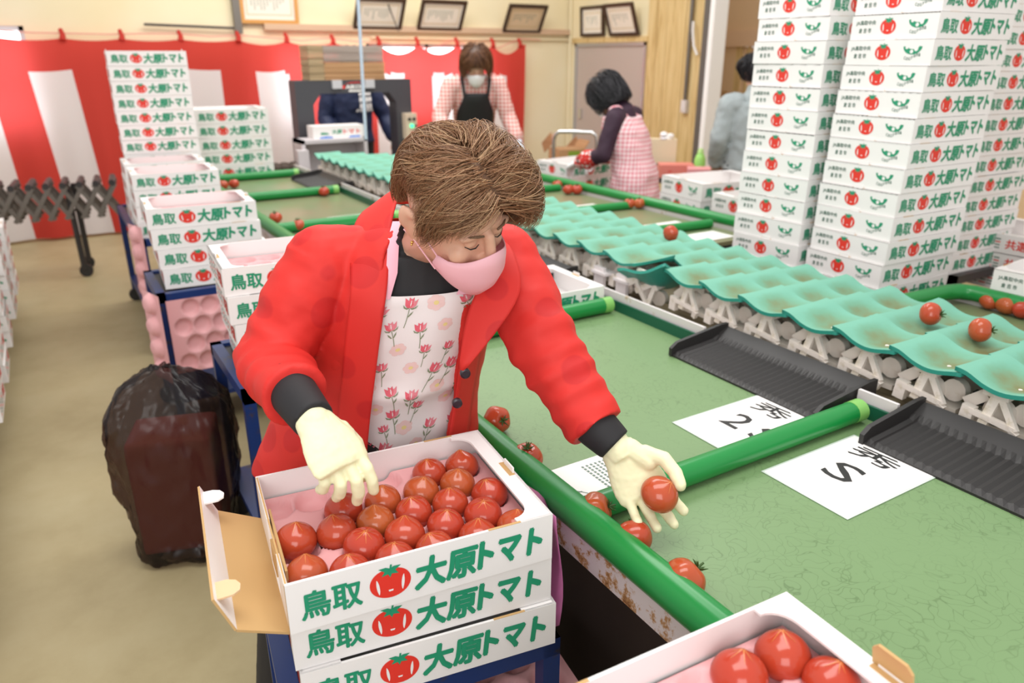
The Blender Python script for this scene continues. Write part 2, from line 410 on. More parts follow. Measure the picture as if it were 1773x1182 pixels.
for j in range(nz):
    for i in range(nx):
        xm = (cols[i]+cols[i+1])/2; zm = cur_top(xm)*(1-(j+.5)/nz)
        white = (xm % 0.66) < 0.34 and zm < 1.53-0.022*max(0, xm-.3)
        (fw if white else fr).append((j*(nx+1)+i, j*(nx+1)+i+1, (j+1)*(nx+1)+i+1, (j+1)*(nx+1)+i))
n0 = len(b.v); b.add(vs, fr, 0, True)
for f_ in fw: b.f.append(list(f_)); b.m.append(1); b.s.append(True)
b.build('cloth', [M['cloth_red'], M['cloth_white']], cur)
for x in loops[1:]:
    q = MB(); q.tube([(x-2.4, 0, cur_top(x)-.02), (x-2.4+.01, .02, cur_top(x)+.03), (x-2.4, .05, cur_top(x)+.075)], [.03, .022, .018], 8); q.build('hanging_loop', M['cloth_red'], cur)
q = MB(); q.tube([(x-2.4, .06, (cur_top(x) if x > 0 else 1.8)+.07-.02*abs(math.sin(x*3))) for x in [(-1.1+.3*i) for i in range(23)]], .006, 6); q.build('cord', mat('pink_cord', (0.8, .35, .28), .6), cur)

# ------------------------------------------------------------------ framed certificates
M['gold_wood'] = mat('honey_wood_frame', (0.66, 0.32, 0.09), 0.4)
M['black_frame'] = mat('dark_brown_frame', (0.05, 0.025, 0.015), 0.35)
M['cert'] = mat('cream_certificate', (0.86, 0.80, 0.70), 0.35)
def frame(name, M4, w, h, fm, paper, label, th=.03):
    t = empty(name); tag(t, label, 'framed certificate', 'certificates along the top of the walls'); t.matrix_world = M4
    q = MB(); e = .035
    q.bbox((-w/2, -th, 0), (w/2, 0, e)); q.bbox((-w/2, -th, h-e), (w/2, 0, h)); q.bbox((-w/2, -th, e), (-w/2+e, 0, h-e)); q.bbox((w/2-e, -th, e), (w/2, 0, h-e))
    q.build('frame', fm, t)
    q = MB(); q.bbox((-w/2+e, -.012, e), (w/2-e, -.004, h-e), 0)
    P = lambda x, y: (x, -.0125, y)
    for a, bb in (((-w/2+.07, h-.085), (w/2-.07, h-.078)), ((-w/2+.07, .078), (w/2-.07, .085))):
        put_poly(q, P, [(a[0], a[1]), (bb[0], a[1]), (bb[0], bb[1]), (a[0], bb[1])], 1)
    for s in (-1, 1): put_poly(q, P, [(s*(w/2-.07), .078), (s*(w/2-.063), .078), (s*(w/2-.063), h-.078), (s*(w/2-.07), h-.078)], 1)
    nl = int((w-.22)/.032)
    for i in range(nl):
        x = -w/2+.11+i*.032; yb = .12+random.random()*.1; yt = h-.12
        y = yt
        while y > yb:
            put_poly(q, P, [(x, y-.011), (x+.012, y-.011), (x+.012, y), (x, y)], 2); y -= .019
    q.build('certificate', [paper, M['print_gold'], M['print_grey']], t)
    return t
M['print_gold'] = mat('gold_print', (0.6, 0.45, 0.2), .5)
def wallM(x, y, z, rz, lean):
    return Matrix.Translation((x, y, z)) @ Matrix.Rotation(rz, 4, 'Z') @ Matrix.Rotation(lean, 4, 'X')
frame('certificate_frame', wallM(2.22, 8.37, 1.96, 0, math.radians(4)), .58, .62, M['gold_wood'], M['cert'], 'certificate in a honey wood frame hung highest at the left of the row')
for x, lab in ((3.37, 'black framed certificate with the thin wire hanging in front of it'), (4.12, 'black framed certificate, middle one of the three leaning over the curtain')):
    frame('certificate_frame', wallM(x, 8.36, 1.93, 0, math.radians(32)), .56, .36, M['black_frame'], M['cert'], lab)
frame('certificate_frame', wallM(5.23, 8.36, 1.92, 0, math.radians(32)), .54, .36, M['black_frame'], mat('tan_certificate', (.72, .56, .38), .4), 'black framed tan certificate near the end of the curtain by the corner')
frame('certificate_frame', wallM(5.98, 7.88, 1.875, -PI/2, math.radians(3)), .46, .34, M['black_frame'], M['cert'], 'upright black framed certificate above the door, beside the room corner')
frame('certificate_frame', wallM(5.97, 7.26, 1.875, -PI/2, math.radians(20)), .52, .36, M['black_frame'], M['cert'], 'leaning black framed certificate above the door, on the side of the boards')

# ------------------------------------------------------------------ sorting table with belt and dividers
BZ = 0.768
tb = empty('sorting_table', (1.24, 3.0, 0), 0, 'long sorting table with green belt, green tube rim and divider tubes', 'sorting table')
o3 = Vector((1.24, 3.0, 0))
def local(b_, origin):
    b_.v = [v-origin for v in b_.v]; return b_
q = MB(); q.bbox((.78, -.7, BZ-.02), (1.705, 2.04, BZ)); local(q, o3).build('belt', M['belt'], tb)
q = MB(); q.bbox((.955, 2.04, BZ-.02), (1.705, 6.2, BZ)); local(q, o3).build('belt', M['belt_brown'], tb)
q = MB(); q.tube([(.778, -.7, .796), (.778, 2.03, .796), (.80, 2.06, .796), (.93, 2.09, .796), (.965, 2.13, .796), (.965, 6.2, .796)], .034, 20); local(q, o3).build('rim_tube', M['tube'], tb)
q = MB(); q.bbox((.765, -.7, .705), (.775, 2.05, .778)); q.bbox((.765, -.7, .70), (.80, 2.05, .706)); q.bbox((.95, 2.1, .705), (.96, 6.2, .778)); local(q, o3).build('side_panel', M['rusty'], tb)
for y in (1.016, 2.045, 3.02, 3.98, 5.02, 5.95):
    q = MB(); q.tube([(.80 if y < 2.1 else .98, y, .798), (1.635, y, .798)], .0285, 18); d = local(q, o3).build('divider_tube', M['tube'], tb)
    q = MB(); q.tube([(1.635, y, .798), (1.672, y, .798)], .0295, 18); local(q, o3).build('end_cap', M['tube_cap'], d)
    d.children and None
    if y > 2: 
        q = MB(); q.bbox((.99, y+.012, BZ), (1.66, y+.03, BZ+.022)); local(q, o3).build('divider_base', M['steel_white'], tb)
q = MB(); CH = [(.36, .93), (1.065, 1.60), (2.43, 3.0), (5.08, 5.75)]
segs = [(a[1]+.012, b_[0]-.012) for a, b_ in zip([(-.7, -.7)]+CH, CH+[(6.2, 6.2)])]
for y0, y1 in segs: q = MB(); q.bbox((1.698, y0, BZ-.005), (1.706, y1, .806)); local(q, o3).build('edge_strip', M['belt_edge'], tb)
q = MB(); [q.bbox((1.712, y0, .72), (1.722, y1, .832)) for y0, y1 in segs]; q.bbox((1.712, -.7, .72), (1.80, 6.2, .728)); local(q, o3).build('white_rail', M['steel_white'], tb)
for y in (0.2, 1.9, 3.5, 5.2, 6.1):
    q = MB(); q.bbox((.99, y-.025, 0), (1.04, y+.025, .75)); local(q, o3).build('leg', M['dark_steel'], tb)
q = MB(); q.bbox((.98, -.7, .60), (1.70, 6.2, .745)); q.bbox((.80, -.7, .70), (.98, 2.04, .745)); local(q, o3).build('under_frame', M['dark_steel'], tb)
q = MB(); q.bbox((.86, -.7, .03), (.88, 2.04, .70)); local(q, o3).build('shade_panel', mat('under_table_shade', (.035, .022, .018), .6), tb)  # added dark sheet; the shade under the table is put into its colour
# black ribbed chutes
def chute(y0, y1, label):
    t = empty('ribbed_chute', (1.70, (y0+y1)/2, .79), 0, label, 'chute', 'black chutes beside the cup conveyor')
    L2 = (y1-y0)/2; q = MB(); n = 52; prof = [(-.135, -.016), (-.12, -.008), (-.02, .0), (.035, .006), (.06, .016), (.10, .036)]
    rings = []
    for i in range(n+1):
        y = -L2+2*L2*i/n; rb = .0022*(1 if i % 2 else -1)
        rings.append([Vector((x, y, z+(rb if 0 < k < 4 else 0))) for k, (x, z) in enumerate(prof)]+[Vector((x, y, z-.008)) for x, z in reversed(prof)])
    q.loft(rings, 0, False, True, True); q.build('ribbed_floor', M['black_rubber'], t)
    for s in (-1, 1):
        q = MB(); pr = [(-.14, -.02), (-.14, .006), (-.115, .022), (.07, .046), (.105, .046), (.105, .0)]
        vs = [Vector((x, s*L2+dy, z)) for dy in (-.006, .006) for x, z in pr]; k = len(pr)
        q.add(vs, [tuple(range(k)), tuple(range(2*k-1, k-1, -1))]+[(i, (i+1) % k, k+(i+1) % k, k+i) for i in range(k)])
        q.build('end_wall', M['black_rubber'], t)
chute(.36, .93, 'black ribbed chute nearest the viewer, beside the single S card')
chute(1.065, 1.60, 'black ribbed chute above the 2S card, between two divider tubes')
chute(2.43, 3.0, 'black ribbed chute just right of the bending worker\'s head')
chute(5.08, 5.75, 'black ribbed chute farthest away, near the dark arch machine')

# ------------------------------------------------------------------ cup conveyor
cv = empty('cup_conveyor', (2.18, 3.0, 0), 0, 'long conveyor carrying three rows of sea green rubber cups', 'conveyor')
oc = Vector((2.18, 3.0, 0))
def cup_mesh():
    q = MB(); nu, nv = 10, 14; w, l = .103, .096
    def z(u, v):
        t = (v+1)/2                                  # 0 near end, 1 raised far end
        e = -.005*(1-t)-.031*math.sin(PI*min(1, t/.86))**1.5*(.55+.45*math.cos(PI*u/2)**2)
        if t > .62: s_ = (t-.62)/.38; e += .009*s_*s_*(3-2*s_)
        return e+.003*u*u
    top = [Vector((u*w, v*l, z(u, v))) for v in [-1+2*j/nv for j in range(nv+1)] for u in [-1+2*i/nu for i in range(nu+1)]]
    W = nu+1; fs = [(j*W+i, j*W+i+1, (j+1)*W+i+1, (j+1)*W+i) for j in range(nv) for i in range(nu)]
    q.add(top, fs, 0, True)
    bot = [p-Vector((0, 0, .011)) for p in top]; q.add(bot, [tuple(reversed(f)) for f in fs], 1, True)
    rim = [i for i in range(nu)]+[j*W+nu for j in range(nv)]+[nv*W+i for i in range(nu, 0, -1)]+[j*W for j in range(nv, 0, -1)]
    k = len(rim); q.add([top[i] for i in rim]+[bot[i] for i in rim], [(i, k+i, k+(i+1) % k, (i+1) % k) for i in range(k)], 1, True)
    me = q.mesh('cup'); uv = me.uv_layers.new(name='UVMap')
    for lp in me.loops:
        co = me.vertices[lp.vertex_index].co; uv.data[lp.index].uv = (co.x/(2*w)+.5, co.y/(2*l)+.5)
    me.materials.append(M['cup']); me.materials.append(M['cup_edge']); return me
cupm = cup_mesh()
def carrier_mesh():
    q = MB()
    q.bbox((-.03, -.03, -.012), (.05, .03, .0)); q.bar((-.02, .0, -.01), (-.035, .012, -.085), .022, .012, 0, None, (1, 0, 0))
    q.bar((-.02, -.012, -.01), (-.035, -.062, -.075), .016, .012, 0, None, (1, 0, 0)); q.bar((-.035, -.062, -.075), (-.03, -.05, -.1), .018, .014, 0, None, (1, 0, 0))
    q.bar((-.035, .05, -.06), (-.035, -.06, -.072), .014, .012, 0, None, (1, 0, 0)); q.bar((-.03, .05, -.05), (-.03, .055, -.1), .03, .02, 0, None, (1, 0, 0))
    q.tube([(.0, .0, -.06), (.02, 0, -.06)], .036, 16); q.tube([(.02, -.055, -.05), (.045, -.055, -.05)], .03, 14); q.bbox((.0, -.08, -.105), (.06, .08, -.09))
    q.bar((-.0, .03, -.02), (.0, .075, -.06), .03, .012, 0, None, (1, 0, 0)); q.bbox((.01, .02, -.06), (.03, .07, -.03), 1)
    me = q.mesh('carrier'); me.materials.append(M['plastic']); me.materials.append(M['black_rubber']); return me
carm = carrier_mesh()
rowx = (1.920, 2.137, 2.354)
CZ = .925; ny = 33; ncup = 0
for k in range(ny):
    y = .256+.1755*k
    for r, x in enumerate(rowx):
        if r == 0 and k == 10: continue
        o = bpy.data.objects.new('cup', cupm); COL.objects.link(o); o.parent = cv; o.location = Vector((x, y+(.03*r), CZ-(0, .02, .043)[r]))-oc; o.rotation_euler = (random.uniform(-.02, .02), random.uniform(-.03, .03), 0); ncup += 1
o = bpy.data.objects.new('cup', cupm); COL.objects.link(o); o.parent = cv; o.location = Vector((1.86, 2.03, .885))-oc; o.rotation_euler = (-.35, .5, .3)
for k in range(ny):
    y = .26+.1755*k
    o = bpy.data.objects.new('carrier', carm); COL.objects.link(o); o.parent = cv; o.location = Vector((1.875, y, .892))-oc
    if k == 10: o.rotation_euler = (.9, 0, .3); o.location.z -= .03
for x, ct in ((2.1, .838), (2.31, .815)):
    q = MB()
    for k in range(ny):
        y = .26+.1755*k
        q.bbox((x-.02, y-.04, .775), (x+.02, y+.04, ct)); q.bar((x, y-.03, ct-.01), (x, y-.09, .785), .03, .02)
    local(q, oc).build('carrier_row', M['plastic'], cv)
q = MB(); q.bbox((1.90, 0, .60), (2.46, 6.05, .775)); local(q, oc).build('frame', M['grime'], cv)
q = MB(); q.bbox((1.815, 0, .735), (1.90, 6.05, .76)); local(q, oc).build('chain_guard', M['grime'], cv)
for y in (2.16, 2.3):
    q = MB(); q.bbox((1.815, y-.03, .76), (1.83, y+.03, .86)); q.bbox((1.80, y-.06, .835), (1.86, y+.03, .845)); local(q, oc).build('bracket', M['steel_white'], cv)

# ------------------------------------------------------------------ far sorting table on the other side
tr = empty('sorting_table', (2.8, 4.8, 0), 0, 'far sorting table behind the cup conveyor with worn olive belt', 'sorting table')
of = Vector((2.8, 4.8, 0))
q = MB(); q.bbox((2.47, 2.62, BZ-.02), (3.09, 6.6, BZ)); local(q, of).build('belt', M['belt_brown'], tr)
q = MB(); q.tube([(3.115, 2.6, .815), (3.115, 6.6, .805)], .03, 16); local(q, of).build('rim_tube', M['tube'], tr)
q = MB(); q.bbox((3.10, 2.6, .70), (3.115, 6.6, .80)); local(q, of).build('side_panel', M['steel_white'], tr)
for y, x1 in ((2.93, 3.05), (3.58, 3.03), (4.35, 3.03), (5.1, 3.0)):
    q = MB(); q.tube([(2.5, y, .792), (x1, y-.03, .792)], .025, 14); local(q, of).build('divider_tube', M['tube'], tr)
for y in (2.9, 4.6, 6.3):
    q = MB(); q.bbox((3.03, y-.02, 0), (3.08, y+.02, .75)); local(q, of).build('leg', M['dark_steel'], tr)
tn = empty('sorting_table', (2.75, .8, 0), 0, 'near end of the far belt, bent green rim beside the tall carton stacks', 'sorting table')
on = Vector((2.75, .8, 0))
q = MB(); q.bbox((2.47, -.2, BZ-.02), (2.90, 1.50, BZ)); local(q, on).build('belt', M['belt_brown'], tn)
q = MB(); q.tube([(2.46, 1.475, .815), (2.80, 1.455, .815), (2.87, 1.435, .815), (2.895, 1.39, .815), (2.90, 1.2, .815), (2.90, -.2, .815)], .03, 16); local(q, on).build('rim_tube', M['tube'], tn)
q = MB(); q.bbox((2.47, 1.49, .70), (2.90, 1.50, .80)); q.bbox((2.90, -.2, .70), (2.91, 1.5, .80)); local(q, on).build('side_panel', M['steel_white'], tn)
q = MB(); q.bbox((2.84, .5, 0), (2.88, .54, .75)); local(q, on).build('leg', M['dark_steel'], tn)

# ------------------------------------------------------------------ cards and leaflet on the belt
def card(name, x0, y0, x1, y1, rz, label, lines):
    cx_, cy_ = (x0+x1)/2, (y0+y1)/2; t = empty(name, (cx_, cy_, BZ+.001), rz, label, 'sign card', 'grade cards lying on the belt')
    w, h = x1-x0, y1-y0; q = MB()
    q.bbox((-w/2, -h/2, 0), (w/2, h/2, .0012), 1); q.bbox((-w/2+.005, -h/2+.005, .0012), (w/2-.005, h/2-.005, .0016), 0)
    for s, a0, a1, c0, c1, bo in lines:
        # writing runs towards -Y, its top towards +X
        put_bold(q, s, lambda x, y: (y, -x, .0018), a0, a1, c0, c1, 2, .0009, Vector((0, 0, 1)))
    q.build('sheet', [M['paper'], M['laminate'], M['ink']], t); return t
card('grade_card', 1.255, .745, 1.59, .968, .0, 'white grade card reading S, between the divider tube and near chute',
     [('秀', -.07, .045, .075, .135, -.004), ('S', -.045, .025, -.055, .03, .01)])
card('grade_card', 1.25, 1.03, 1.585, 1.255, .0, 'white grade card reading 2S, partly under the divider tube',
     [('秀', -.075, .03, .07, .135, -.004), ('2', -.055, .0, -.06, .025, -.0), ('S', .035, .095, -.06, .02, -.0)])
for x, y, lab in ((1.42, 3.86, 'small white card before the divider behind the worker'), (1.5, 4.16, 'white card with a tomato on it near the far divider'), (1.45, 5.12, 'white card lying farthest down the olive belt')):
    q = MB(); q.bbox((-.16, -.1, 0), (.16, .1, .002)); tag(q.build('grade_card', M['paper'], None, (x, y, BZ+.001)), lab, 'sign card', 'blank looking far cards')
for x, y, lab in ((2.87, 2.75, 'white card on the far belt, nearest the tall stacks'), (2.88, 3.05, 'white card behind the short divider on the far belt'), (2.8, 3.72, 'white card on the far belt near two tomatoes')):
    q = MB(); q.bbox((-.13, -.08, 0), (.13, .08, .002)); tag(q.build('grade_card', M['paper'], None, (x, y, BZ+.001)), lab, 'sign card', 'blank looking far cards')
lf = empty('leaflet', (.915, 1.13, BZ+.004), 0, 'printed white leaflet lying on the belt under the outstretched arm', 'leaflet')
q = MB(); q.bbox((-.105, -.085, 0), (.125, .085, .001), 0)
P = lambda x, y: (y, -x, .0014)
put_text(q, '鳥取中央', P, -.06, .0, .078, .095, 1, .02)
for i in range(6):
    for k in range(11): put_poly(q, P, [(-.062+.0105*k, .058-i*.012), (-.062+.0105*k+.0075, .058-i*.012), (-.062+.0105*k+.0075, .064-i*.012), (-.062+.0105*k, .064-i*.012)], 2)
put_text(q, '大原', P, .02, .075, .085, .11, 3, .01)
put_text(q, 'fmfi', P, .0, .04, -.098, -.078, 2, .02)
for a, bb in (((.015, -.07), (.045, -.045)), ((.045, -.045), (.075, -.07)), ((.022, -.075), (.022, -.06)), ((.068, -.075), (.068, -.06))):
    d_ = Vector((bb[0]-a[0], bb[1]-a[1])).normalized()*.0012; n2 = (-d_.y, d_.x)
    put_poly(q, P, [(a[0]+n2[0], a[1]+n2[1]), (bb[0]+n2[0], bb[1]+n2[1]), (bb[0]-n2[0], bb[1]-n2[1]), (a[0]-n2[0], a[1]-n2[1])], 2)
put_poly(q, P, [(.072, -.055), (.08, -.052), (.088, -.074), (.08, -.077)], 4)
q.build('sheet', [M['paper'], M['print_green'], M['print_grey'], M['print_red'], M['brown_card']], lf)

# ------------------------------------------------------------------ printed cartons
BW, BD, BH, PIT = .455, .345, .0870, .0885
def tomato_print(q, P, cx_, cy_, r, asp=1.0, hide=False):
    rx = r*asp
    pts = []
    for i in range(36):
        a = 2*PI*i/36; k = 1+.05*math.cos(2*a+.3)-.07*max(0, math.sin(a))**6
        pts.append((cx_+rx*k*math.cos(a), cy_+r*.92*k*math.sin(a)))
    put_poly(q, P, pts, 3)
    LP = lambda k: (lambda x, y: Vector(P(x, y))+NRM*(.0003+.00012*k))
    bx, by = cx_, cy_+r*.74
    for k, a in enumerate((-1.5, -.85, 0.0, .85, 1.5)):     # five pointed leaves
        ex, ey = bx+math.sin(a)*r*.60, by-math.cos(a)*r*.42+(.20*r if abs(a) > 1 else .0)
        ux, uy = ex-bx, ey-by; l = math.hypot(ux, uy); nx_, ny_ = -uy/l, ux/l; w = r*.13
        put_poly(q, LP(k), [(bx-nx_*w*.6, by-ny_*w*.6), (bx+ux*.4-nx_*w, by+uy*.4-ny_*w), (ex, ey), (bx+ux*.4+nx_*w, by+uy*.4+ny_*w), (bx+nx_*w*.6, by+ny_*w*.6)], 2)
    put_poly(q, LP(5), [(bx-.05*r, by-.05*r), (bx+.05*r, by-.05*r), (bx+.13*r, by+.30*r), (bx+.03*r, by+.33*r)], 2)
    for s in (-1, 1):   # white shine marks
        n = 10; o_ = []; i_ = []
        for i in range(n+1):
            t = i/n; y = cy_+r*(.34-.92*t); xo = rx*(.70+.06*math.sin(PI*t)-.10*t); w = rx*.15*math.sin(PI*t)**.7
            o_.append((cx_+s*xo, y)); i_.append((cx_+s*(xo-w), y))
        q.add([LP(1)(x, y) for x, y in o_+i_], [(i, i+1, n+2+i, n+1+i) for i in range(n)], 0)
    put_poly(q, LP(1), [(cx_-.13*rx, cy_-.40*r), (cx_-.10*rx, cy_-.50*r), (cx_+.10*rx, cy_-.50*r), (cx_+.13*rx, cy_-.40*r)], 0)
NRM = Vector((0, 0, 0))
def print_front(q, s, tilt=0):
    global NRM
    y = s*BD/2; NRM = Vector((0, s, 0)); e = .0006
    P = (lambda x, z: Vector((x, y-e, z))) if s < 0 else (lambda x, z: Vector((-x, y+e, z)))
    put_bold(q, '鳥取', P, -.455*BW, -.25*BW, .019, .066, 2, .0014, NRM)
    tomato_print(q, P, -.145*BW, .043, .031, 1.05)
    put_bold(q, '大原', P, -.055*BW, .175*BW, .016, .070, 2, .0026, NRM, .10)
    put_bold(q, 'トマト', P, .19*BW, .445*BW, .021, .069, 2, .0031, NRM, .12)
def print_end_a(q):
    global NRM
    x = -BW/2; NRM = Vector((-1, 0, 0)); P = lambda u, z: Vector((x-.0006, -u, z))
    put_bold(q, 'JA鳥取中央', P, -.445*BD, -.205*BD, .049, .067, 5, .0004, NRM, 0, 4)
    put_bold(q, '倉 吉 市', P, -.40*BD, -.25*BD, .024, .041, 5, .0004, NRM, 0, 4)
    tomato_print(q, P, -.055*BD, .044, .030, 1.0)
    # green crescent mark with three round holes and its wavy lettering
    o_ = []; cx_, cy_ = .28*BD, .064
    outer = [(cx_+.036*math.cos(a), cy_+.027*math.sin(a)) for a in [PI*1.0+PI*i/16 for i in range(17)]]
    inner = [(cx_+.022*math.cos(a)+.002, cy_+.010*math.sin(a)+.001) for a in [2*PI-PI*i/16 for i in range(17)]]
    n = len(outer)
    q.add([P(a, b) for a, b in outer+inner], [(i, i+1, 2*n-2-i, 2*n-1-i) for i in range(n-1)], 2)
    P2 = lambda u, z: P(u, z)+NRM*.0004
    put_poly(q, P2, disc(cx_-.022, cy_-.003, .006, .006, 12), 0); put_poly(q, P2, disc(cx_-.002, cy_-.017, .0065, .0065, 12), 0); put_poly(q, P2, disc(cx_+.014, cy_-.008, .0075, .008, 12), 0)
    for i, ch in enumerate('CoGyoma'):
        put_text(q, ch, P, cx_-.028+i*.009, cx_-.0205+i*.009, .020-.005*math.sin(i*.9)+.0012*i, .031-.005*math.sin(i*.9)+.0012*i, 5, .03)
def print_end_b(q):
    x = BW/2; P = lambda u, z: Vector((x+.0006, u, z))
    put_bold(q, '共選', P, .14*BD, .42*BD, .022, .066, 3, .001, Vector((1, 0, 0)))
    for r in range(4):
        for k in range(5):
            u = -.42*BD+k*.036; z = .018+r*.014
            put_poly(q, P, [(u, z), (u+.024+.006*(k % 2), z), (u+.024+.006*(k % 2), z+.006), (u, z+.006)], 3 if (r+k) % 3 == 0 else 5)
BOXM = lambda: [M['card'], M['brown_card'], M['print_green'], M['print_red'], M['brown_card'], M['print_grey']]
def body_mesh(open_end=False):
    q = MB(); t = .005
    q.bbox((-BW/2, -BD/2, 0), (BW/2, BD/2, t))
    q.bbox((-BW/2, -BD/2, t), (BW/2, -BD/2+t, BH)); q.bbox((-BW/2, BD/2-t, t), (BW/2, BD/2, BH))
    q.bbox((-BW/2, -BD/2+t, t), (-BW/2+t, BD/2-t, BH))
    if not open_end: q.bbox((BW/2-t, -BD/2+t, t), (BW/2, BD/2-t, BH))
    else:
        q.bbox((BW/2-t, -BD/2+t, t), (BW/2, -.02, BH-.001)); q.bbox((BW/2-t, .085, t), (BW/2, BD/2-t, BH-.001))
        q.bbox((BW/2-.012, -.07, t), (BW/2-.008, .12, BH-.012), 1); q.bbox((BW/2-t, -.02, t), (BW/2-.001, .03, BH*.55), 1)
        for s in (-1, 1): q.bbox((BW/2+.0002, s*(BD/2-.004)-.002, 0), (BW/2+.0008, s*(BD/2-.004)+.002, BH), 1)
        q.bbox((BW/2-t+.001, -BD/2+t, BH-.001), (BW/2-.001, BD/2-t, BH), 1)
    for s in (-1, 1):
        q.bbox((-BW*.30-.03, s*(BD/2-t/2)-t/2, BH), (-BW*.30+.03, s*(BD/2-t/2)+t/2, BH+.0006), 1)
    print_front(q, -1); print_front(q, 1); print_end_a(q)
    if not open_end: print_end_b(q)
    me = q.mesh('carton_body')
    for m_ in BOXM(): me.materials.append(m_)
    return me
def panel_poly():
    y2 = BD/2-.0005; r = .034; a = .066; m_ = .034
    pts = [(0, -y2), (-a, -y2), (-a, -y2+.016)]
    pts += [(-a+(a-m_)*math.sin(i*PI/12), -y2+.016+.035*(1-math.cos(i*PI/12))) for i in range(1, 7)]
    pts += [(x, -y) for x, y in reversed(pts[2:])]
    pts += [(-a, y2), (0, y2)]
    return list(reversed(pts))
def panel_mesh():
    q = MB(); q.prism(panel_poly(), 0, .004, 0); me = q.mesh('top_panel'); me.materials.append(M['card']); return me
def tab_mesh():
    q = MB(); q.bbox((-.012, -.026, -.002), (.0, .026, .0005), 1); q.bbox((-.003, -.02, 0), (.0, .02, .011), 0)
    me = q.mesh('locking_tab'); me.materials.append(M['card']); me.materials.append(M['brown_card']); return me
bodym, openm, panm, tabm = body_mesh(), body_mesh(True), panel_mesh(), tab_mesh()
def carton(x, y, z, rz, label, group, scale=1, opened=False, parts=True):
    t = empty('tomato_carton', (x, y, z), rz, label, 'carton', group); t.scale = (scale,)*3
    def put(n, me, loc=(0, 0, 0), r=0):
        o = bpy.data.objects.new(n, me); COL.objects.link(o); o.parent = t; o.location = loc; o.rotation_euler = (0, 0, r); return o
    put('body', openm if opened else bodym)
    if parts:
        if not opened: put('top_panel', panm, (BW/2, 0, BH-.004))
        put('top_panel', panm, (-BW/2, 0, BH-.004), PI)
        if not opened: put('locking_tab', tabm, (BW/2-.004, 0, BH))
        put('locking_tab', tabm, (-BW/2+.004, 0, BH), PI)
    return t
ORD = ['topmost', 'second from the top', 'third from the top', 'fourth from the top', 'fifth from the top', 'sixth from the top', 'seventh from the top', 'eighth from the top', 'ninth from the top', 'tenth from the top', 'eleventh from the top', 'twelfth from the top', 'thirteenth from the top', 'lowest']
def stack(n, base, x, y, rz, phrase, group, flip=False, drift=(0, 0), scale=1, jit=.004, pit=PIT):
    "x, y is the front left corner; built from the bottom up"
    out = []
    for k in range(n):
        a = rz+random.uniform(-.012, .012)
        ox = x+drift[0]*k+random.uniform(-jit, jit); oy = y+drift[1]*k+random.uniform(-jit, jit)
        cx_ = ox+scale*(math.cos(a)*BW/2-math.sin(a)*BD/2); cy_ = oy+scale*(math.sin(a)*BW/2+math.cos(a)*BD/2)
        i = n-1-k; word = ORD[i]
        adj = 'open white' if i == 0 else 'white'
        out.append(carton(cx_, cy_, base+k*pit*scale, a+(PI if flip else 0), '%s carton, %s %s' % (adj, word, phrase), group, scale, False, True))
    return out
# tall stacks at the right
stack(13, .733, 2.615, 1.605, -.03, 'in the big stack nearest the viewer', 'cartons in the big right stack', drift=(.0085, .001))
stack(13, .735, 2.60, 1.965, .03, 'in the tall stack left of the big stack', 'cartons in the tall stack left of the big stack', drift=(.008, .007))
stack(14, .704, 3.47, 1.80, -.05, 'in the right edge stack behind the big stack', 'cartons in the stack behind the big stack', drift=(.003, .001))
def stand(name, x0, y0, x1, y1, z, label, m_='blue_steel', rz=0.0, shelf=True, tw=.035, group=None):
    cx_, cy_ = (x0+x1)/2, (y0+y1)/2; w, d = (x1-x0)/2, (y1-y0)/2
    t = empty(name, (cx_, cy_, 0), rz, label, 'cart', group)
    q = MB()
    for s in (-1, 1): q.bbox((-w, s*d-(tw if s > 0 else 0), z-.04), (w, s*d+(tw if s < 0 else 0), z)); q.bbox((s*w-(tw if s > 0 else 0), -d, z-.04), (s*w+(tw if s < 0 else 0), d, z))
    q.build('top_frame', M[m_], t)
    q = MB(); q.bbox((-w+tw, -d+tw, z-.025), (w-tw, d-tw, z-.012)); q.build('top_sheet', M['dark_steel'], t)
    for sx_ in (-1, 1):
        for sy_ in (-1, 1):
            q = MB(); x_, y_ = sx_*(w-tw/2), sy_*(d-tw/2); q.bbox((x_-tw/2, y_-tw/2, .09), (x_+tw/2, y_+tw/2, z-.04)); l = q.build('leg', M[m_], t)
            q = MB(); q.tube([(x_, y_-.014, .045), (x_, y_+.014, .045)], .045, 16); q.bar((x_, y_, .06), (x_, y_, .095), .03, .03, 0, None, (1, 0, 0)); q.build('caster', M['black_rubber'], l)
    if shelf:
        q = MB(); q.bbox((-w, -d, .17), (w, d, .19)); q.build('shelf', M[m_], t)
    return t
stand('steel_stand', 2.58, 1.56, 3.12, 2.36, .732, 'steel stand under the two tall carton stacks, mostly hidden by the cups', 'dark_steel')
stand('steel_stand', 3.45, 1.76, 3.97, 2.18, .703, 'steel stand under the carton stack behind the big stack', 'dark_steel')
